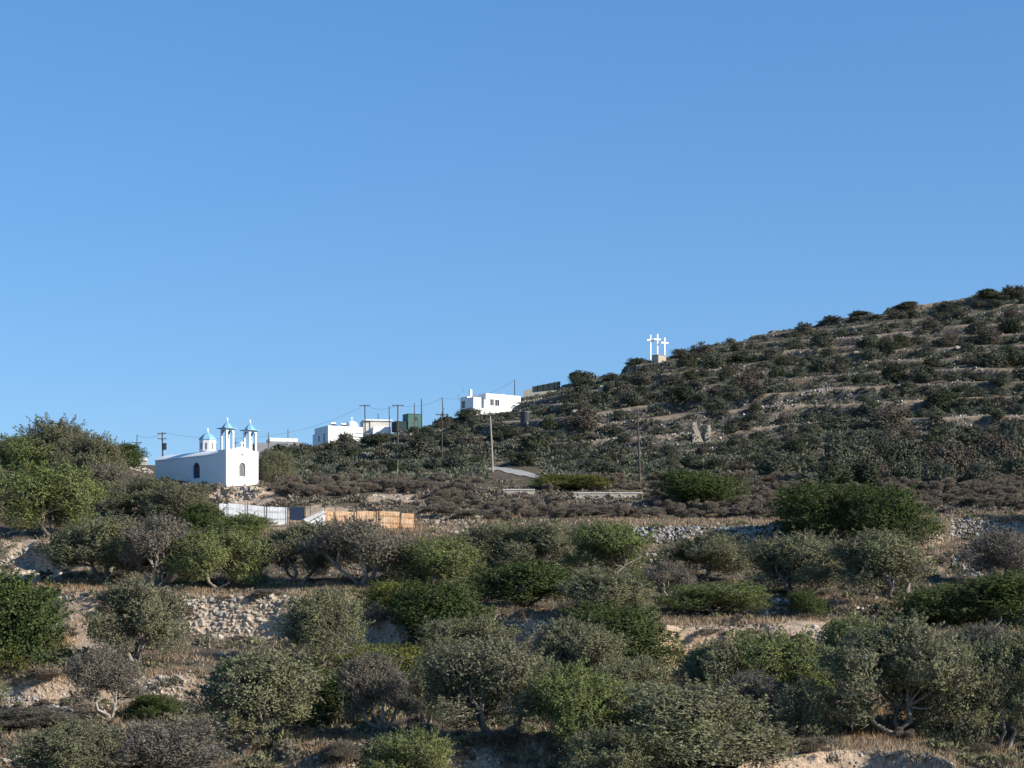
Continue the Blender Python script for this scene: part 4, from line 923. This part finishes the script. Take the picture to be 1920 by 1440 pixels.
# wall with green netting on the ridge
a = at_depth(981, 748, 390); r = empty('ridge_wall', a, 0, 'tan stone wall on the ridge right of the white house', 'wall')
mb = MB(); b1 = at_depth(998, 744, 388)-a; mb.prism([(0, -2), (b1.x, -2), (b1.x, b1.z+2.0), (0, 1.6)], lambda u, v, d: (u, d, v), 0, .5); mb.build('wall', M['concrete'], r)
a = at_depth(998.5, 744, 388); r = empty('netting_fence', a, 0, 'dark green netting fence climbing the ridge towards the dark bush', 'fence')
for i in range(5):
    u0, u1 = (i*10.5)*388/F, ((i+1)*10.5)*388/F; zt = lambda u: 2.1+u*.20; zb = lambda u: .9+u*.10
    mb = MB().prism([(u0+.04, zb(u0)), (u1-.04, zb(u1)), (u1-.04, zt(u1)), (u0+.04, zt(u0))], lambda u, v, d: (u, d, v), 0, .03); mb.build('netting', M['mesh'], r)
    MB().prism([(u0, -2.5), (u1-.01, -2.5), (u1-.01, zb(u1)-.02), (u0, zb(u0)-.02)], lambda u, v, d: (u, d, v), -.1, .35).build('base_wall', M['concrete'], r)
    MB().tube([(u0, -.05, zb(u0)), (u0, -.05, zt(u0)+.25)], .05, 5).build('post', M['iron'], r)
# ruin
rp_ = hit(1315, 828); k = rp_.y/F; r = empty('stone_ruin', rp_, R(12), 'roofless stone ruin of two broken wall stumps on the hillside', 'ruin')
def stump(pts_, th):
    mb = MB().prism([(u*k, v*k) for u, v in pts_], lambda u, v, d: (u, d, v), 0, th); o = mb.build('wall', M['ruinstone'], r); return o
stump([(-17,-8),(5,-8),(3,2),(0,8),(-2,14),(-4,20),(-8,27),(-9,36),(-14,37),(-17,34)], .7); stump([(8,-8),(19,-8),(19,26),(16,32),(12,30),(11,20),(8,12)], .7)
MB().prism([(u*k, v*k) for u, v in ((-8,-6),(9,-6),(11,24),(8,25),(5,17),(2,13),(-1,15),(-4,24),(-9,29))], lambda u, v, d: (u, d, v), .75, 1.2).build('rear_wall', M['rearstone'], r)
pl = [((random.uniform(-16, 16)*k, -.05, random.uniform(0, 30)*k), random.uniform(.25, .5)) for i in range(45)]
pl = [q_ for q_ in pl if q_[0][0] < (-3-q_[0][2]/k*.25)*k or q_[0][0] > 11*k]; merged_stones('stones', pl, 'stonefar', r)
# water tank
p = hit(985, 793); tk = empty('water_tank', p+Vector((0, 0, 0)), 0, 'black cylindrical water tank among the shrubs below the ridge', 'water tank'); k = p.y/F
MB().lathe([(9.5*k, -.8), (9.5*k, 19*k), (9.3*k, 20*k)], 0, 0, 28).build('tank', M['tank'], tk, smooth=False)
for z in (5, 10, 15): MB().lathe([(9.52*k, z*k), (9.75*k, (z+.4)*k), (9.52*k, (z+.8)*k)], 0, 0, 28).build('rib', M['tank'], tk)
MB().lathe([(9.9*k, 20.02*k), (9.9*k, 21*k), (5*k, 21.6*k), (.3*k, 22*k)], 0, 0, 28).build('lid', M['slate'], tk)
# ------------------------------------------------------------------ poles and cables
TOPS = {}
def pole(key, px, vt, vb_, d, label, m_='woodpole', arms=(), lean=0, r0=.14, box=False, brace=False):
    d = d or hit(px, vb_).y; b = at_depth(px, vb_, d); h = (vb_-vt)*d/F; r = empty('utility_pole', b, 0, label, 'utility pole'); top = Vector((lean*d/F, 0, h))
    MB().tube([(0, 0, -1.5), top*.5, top], [r0, r0*.85, r0*.65], 8).build('pole', M[m_], r)
    for (dz, wd) in arms:
        z = h-dz; x_ = top.x*z/h; MB().box(x_-wd/2, x_+wd/2, -r0-.10, -r0+.0, z-.06, z+.06).build('crossarm', M[m_], r)
        for u in (-.46, 0, .46): MB().lathe([(.035, z+.062), (.06, z+.12), (.05, z+.2), (.02, z+.24)], x_+u*wd, -r0-.05, 6).build('insulator', M['shutter'], r)
    if box: MB().box(.0, .48, -.25, .25, h-2.7, h-1.7).build('transformer', M['tank'], r)
    if brace: MB().tube([(-1.0*h*.32, 0, -1.0), (0, 0, h*.62)], .07, 6).build('brace', M[m_], r)
    TOPS[key] = b+top-Vector((0, 0, .1))
pole('a', 257, 815, 880, 300, 'thin pole with one crossarm, leftmost on the skyline', arms=((1.3, 1.6),), r0=.1)
pole('b', 306, 810, 885, 285, 'pole with two crossarms and a transformer box just left of the chapel', arms=((.25, 1.3), (1.05, 1.3)), lean=-2, box=True)
pole('c', 441, 822, 870, 330, 'tiny dark pole visible between the chapel bell towers', arms=((.8, .9),), r0=.08)
pole('d', 503, 810, 860, 320, 'plain pole just right of the chapel towers', r0=.09)
pole('e', 540, 805, 850, 350, 'short plain pole behind the low white parapet', r0=.1)
pole('f', 685, 759, 830, 350, 'dark T shaped pole in front of the domed white house', arms=((.15, 2.0),), lean=-1)
pole('g', 709, 775, 812, 400, 'short plain pole behind the pale low building', r0=.11)
pole('h', 731, 762, 815, 370, 'plain pole halfway between the two dark T shaped poles', lean=-1.5, r0=.12)
pole('i', 746, 759, 840, None, 'dark T shaped pole left of the green shed', arms=((.15, 2.0),))
pole('j', 777, 756, 805, 375, 'plain pole directly in front of the green shed', r0=.11)
pole('k', 791, 747, 800, 372, 'taller plain pole at the right corner of the green shed', lean=-1, r0=.13)
pole('l', 832, 745, 800, 362, 'pole with a slanted brace on the ridge right of the green shed', lean=-3, r0=.12, brace=True)
pole('m', 829, 775, 865, None, 'thin dark pole with small crossarm standing before the braced pole', arms=((.2, 1.7),), r0=.08)
pole('n', 924.5, 772, 884, None, 'pale wooden T shaped pole beside the dirt road', 'palepole', arms=((.2, 1.6),), lean=-6, r0=.15)
pole('o', 965, 712, 745, 380, 'pole rising behind the right end of the ridge house', r0=.11)
pole('p', 1201, 768, 912, None, 'tall bare brown pole at the foot of the hillside below the crosses', lean=-6, r0=.13)
bpy.data.objects['utility_pole.015'] if 'utility_pole.015' in bpy.data.objects else None
pole('q', 745, 862, 902, None, 'short leaning pale stake in the shrubs of the middle slope', 'palepole', lean=1, r0=.05)
def cable(a, b, sag, label):
    A, B = TOPS[a], TOPS[b]; pts_ = [A.lerp(B, i/14)-Vector((0, 0, sag*4*(i/14)*(1-i/14))) for i in range(15)]
    MB().tube([p-A for p in pts_], .022, 4, False).build('power_cable', M['iron']).location = A; o = [q for q in COL.objects if q.name.startswith('power_cable')][-1]; tag(o, label, 'cable')
cable('a', 'b', .6, 'thin cable between the two poles left of the chapel'); cable('b', 'f', 3.0, 'long cable from the transformer pole to the first dark T pole')
cable('f', 'i', .7, 'cable linking the two dark T shaped poles'); cable('i', 'l', .8, 'cable from the second dark T pole to the braced pole')
cable('l', 'o', 1.5, 'cable from the braced pole over the ridge house'); cable('m', 'n', 1.6, 'sagging cable from the thin dark pole to the pale wooden pole')
cable('n', 'p', 3.5, 'long cable from the pale wooden pole to the tall bare brown pole')
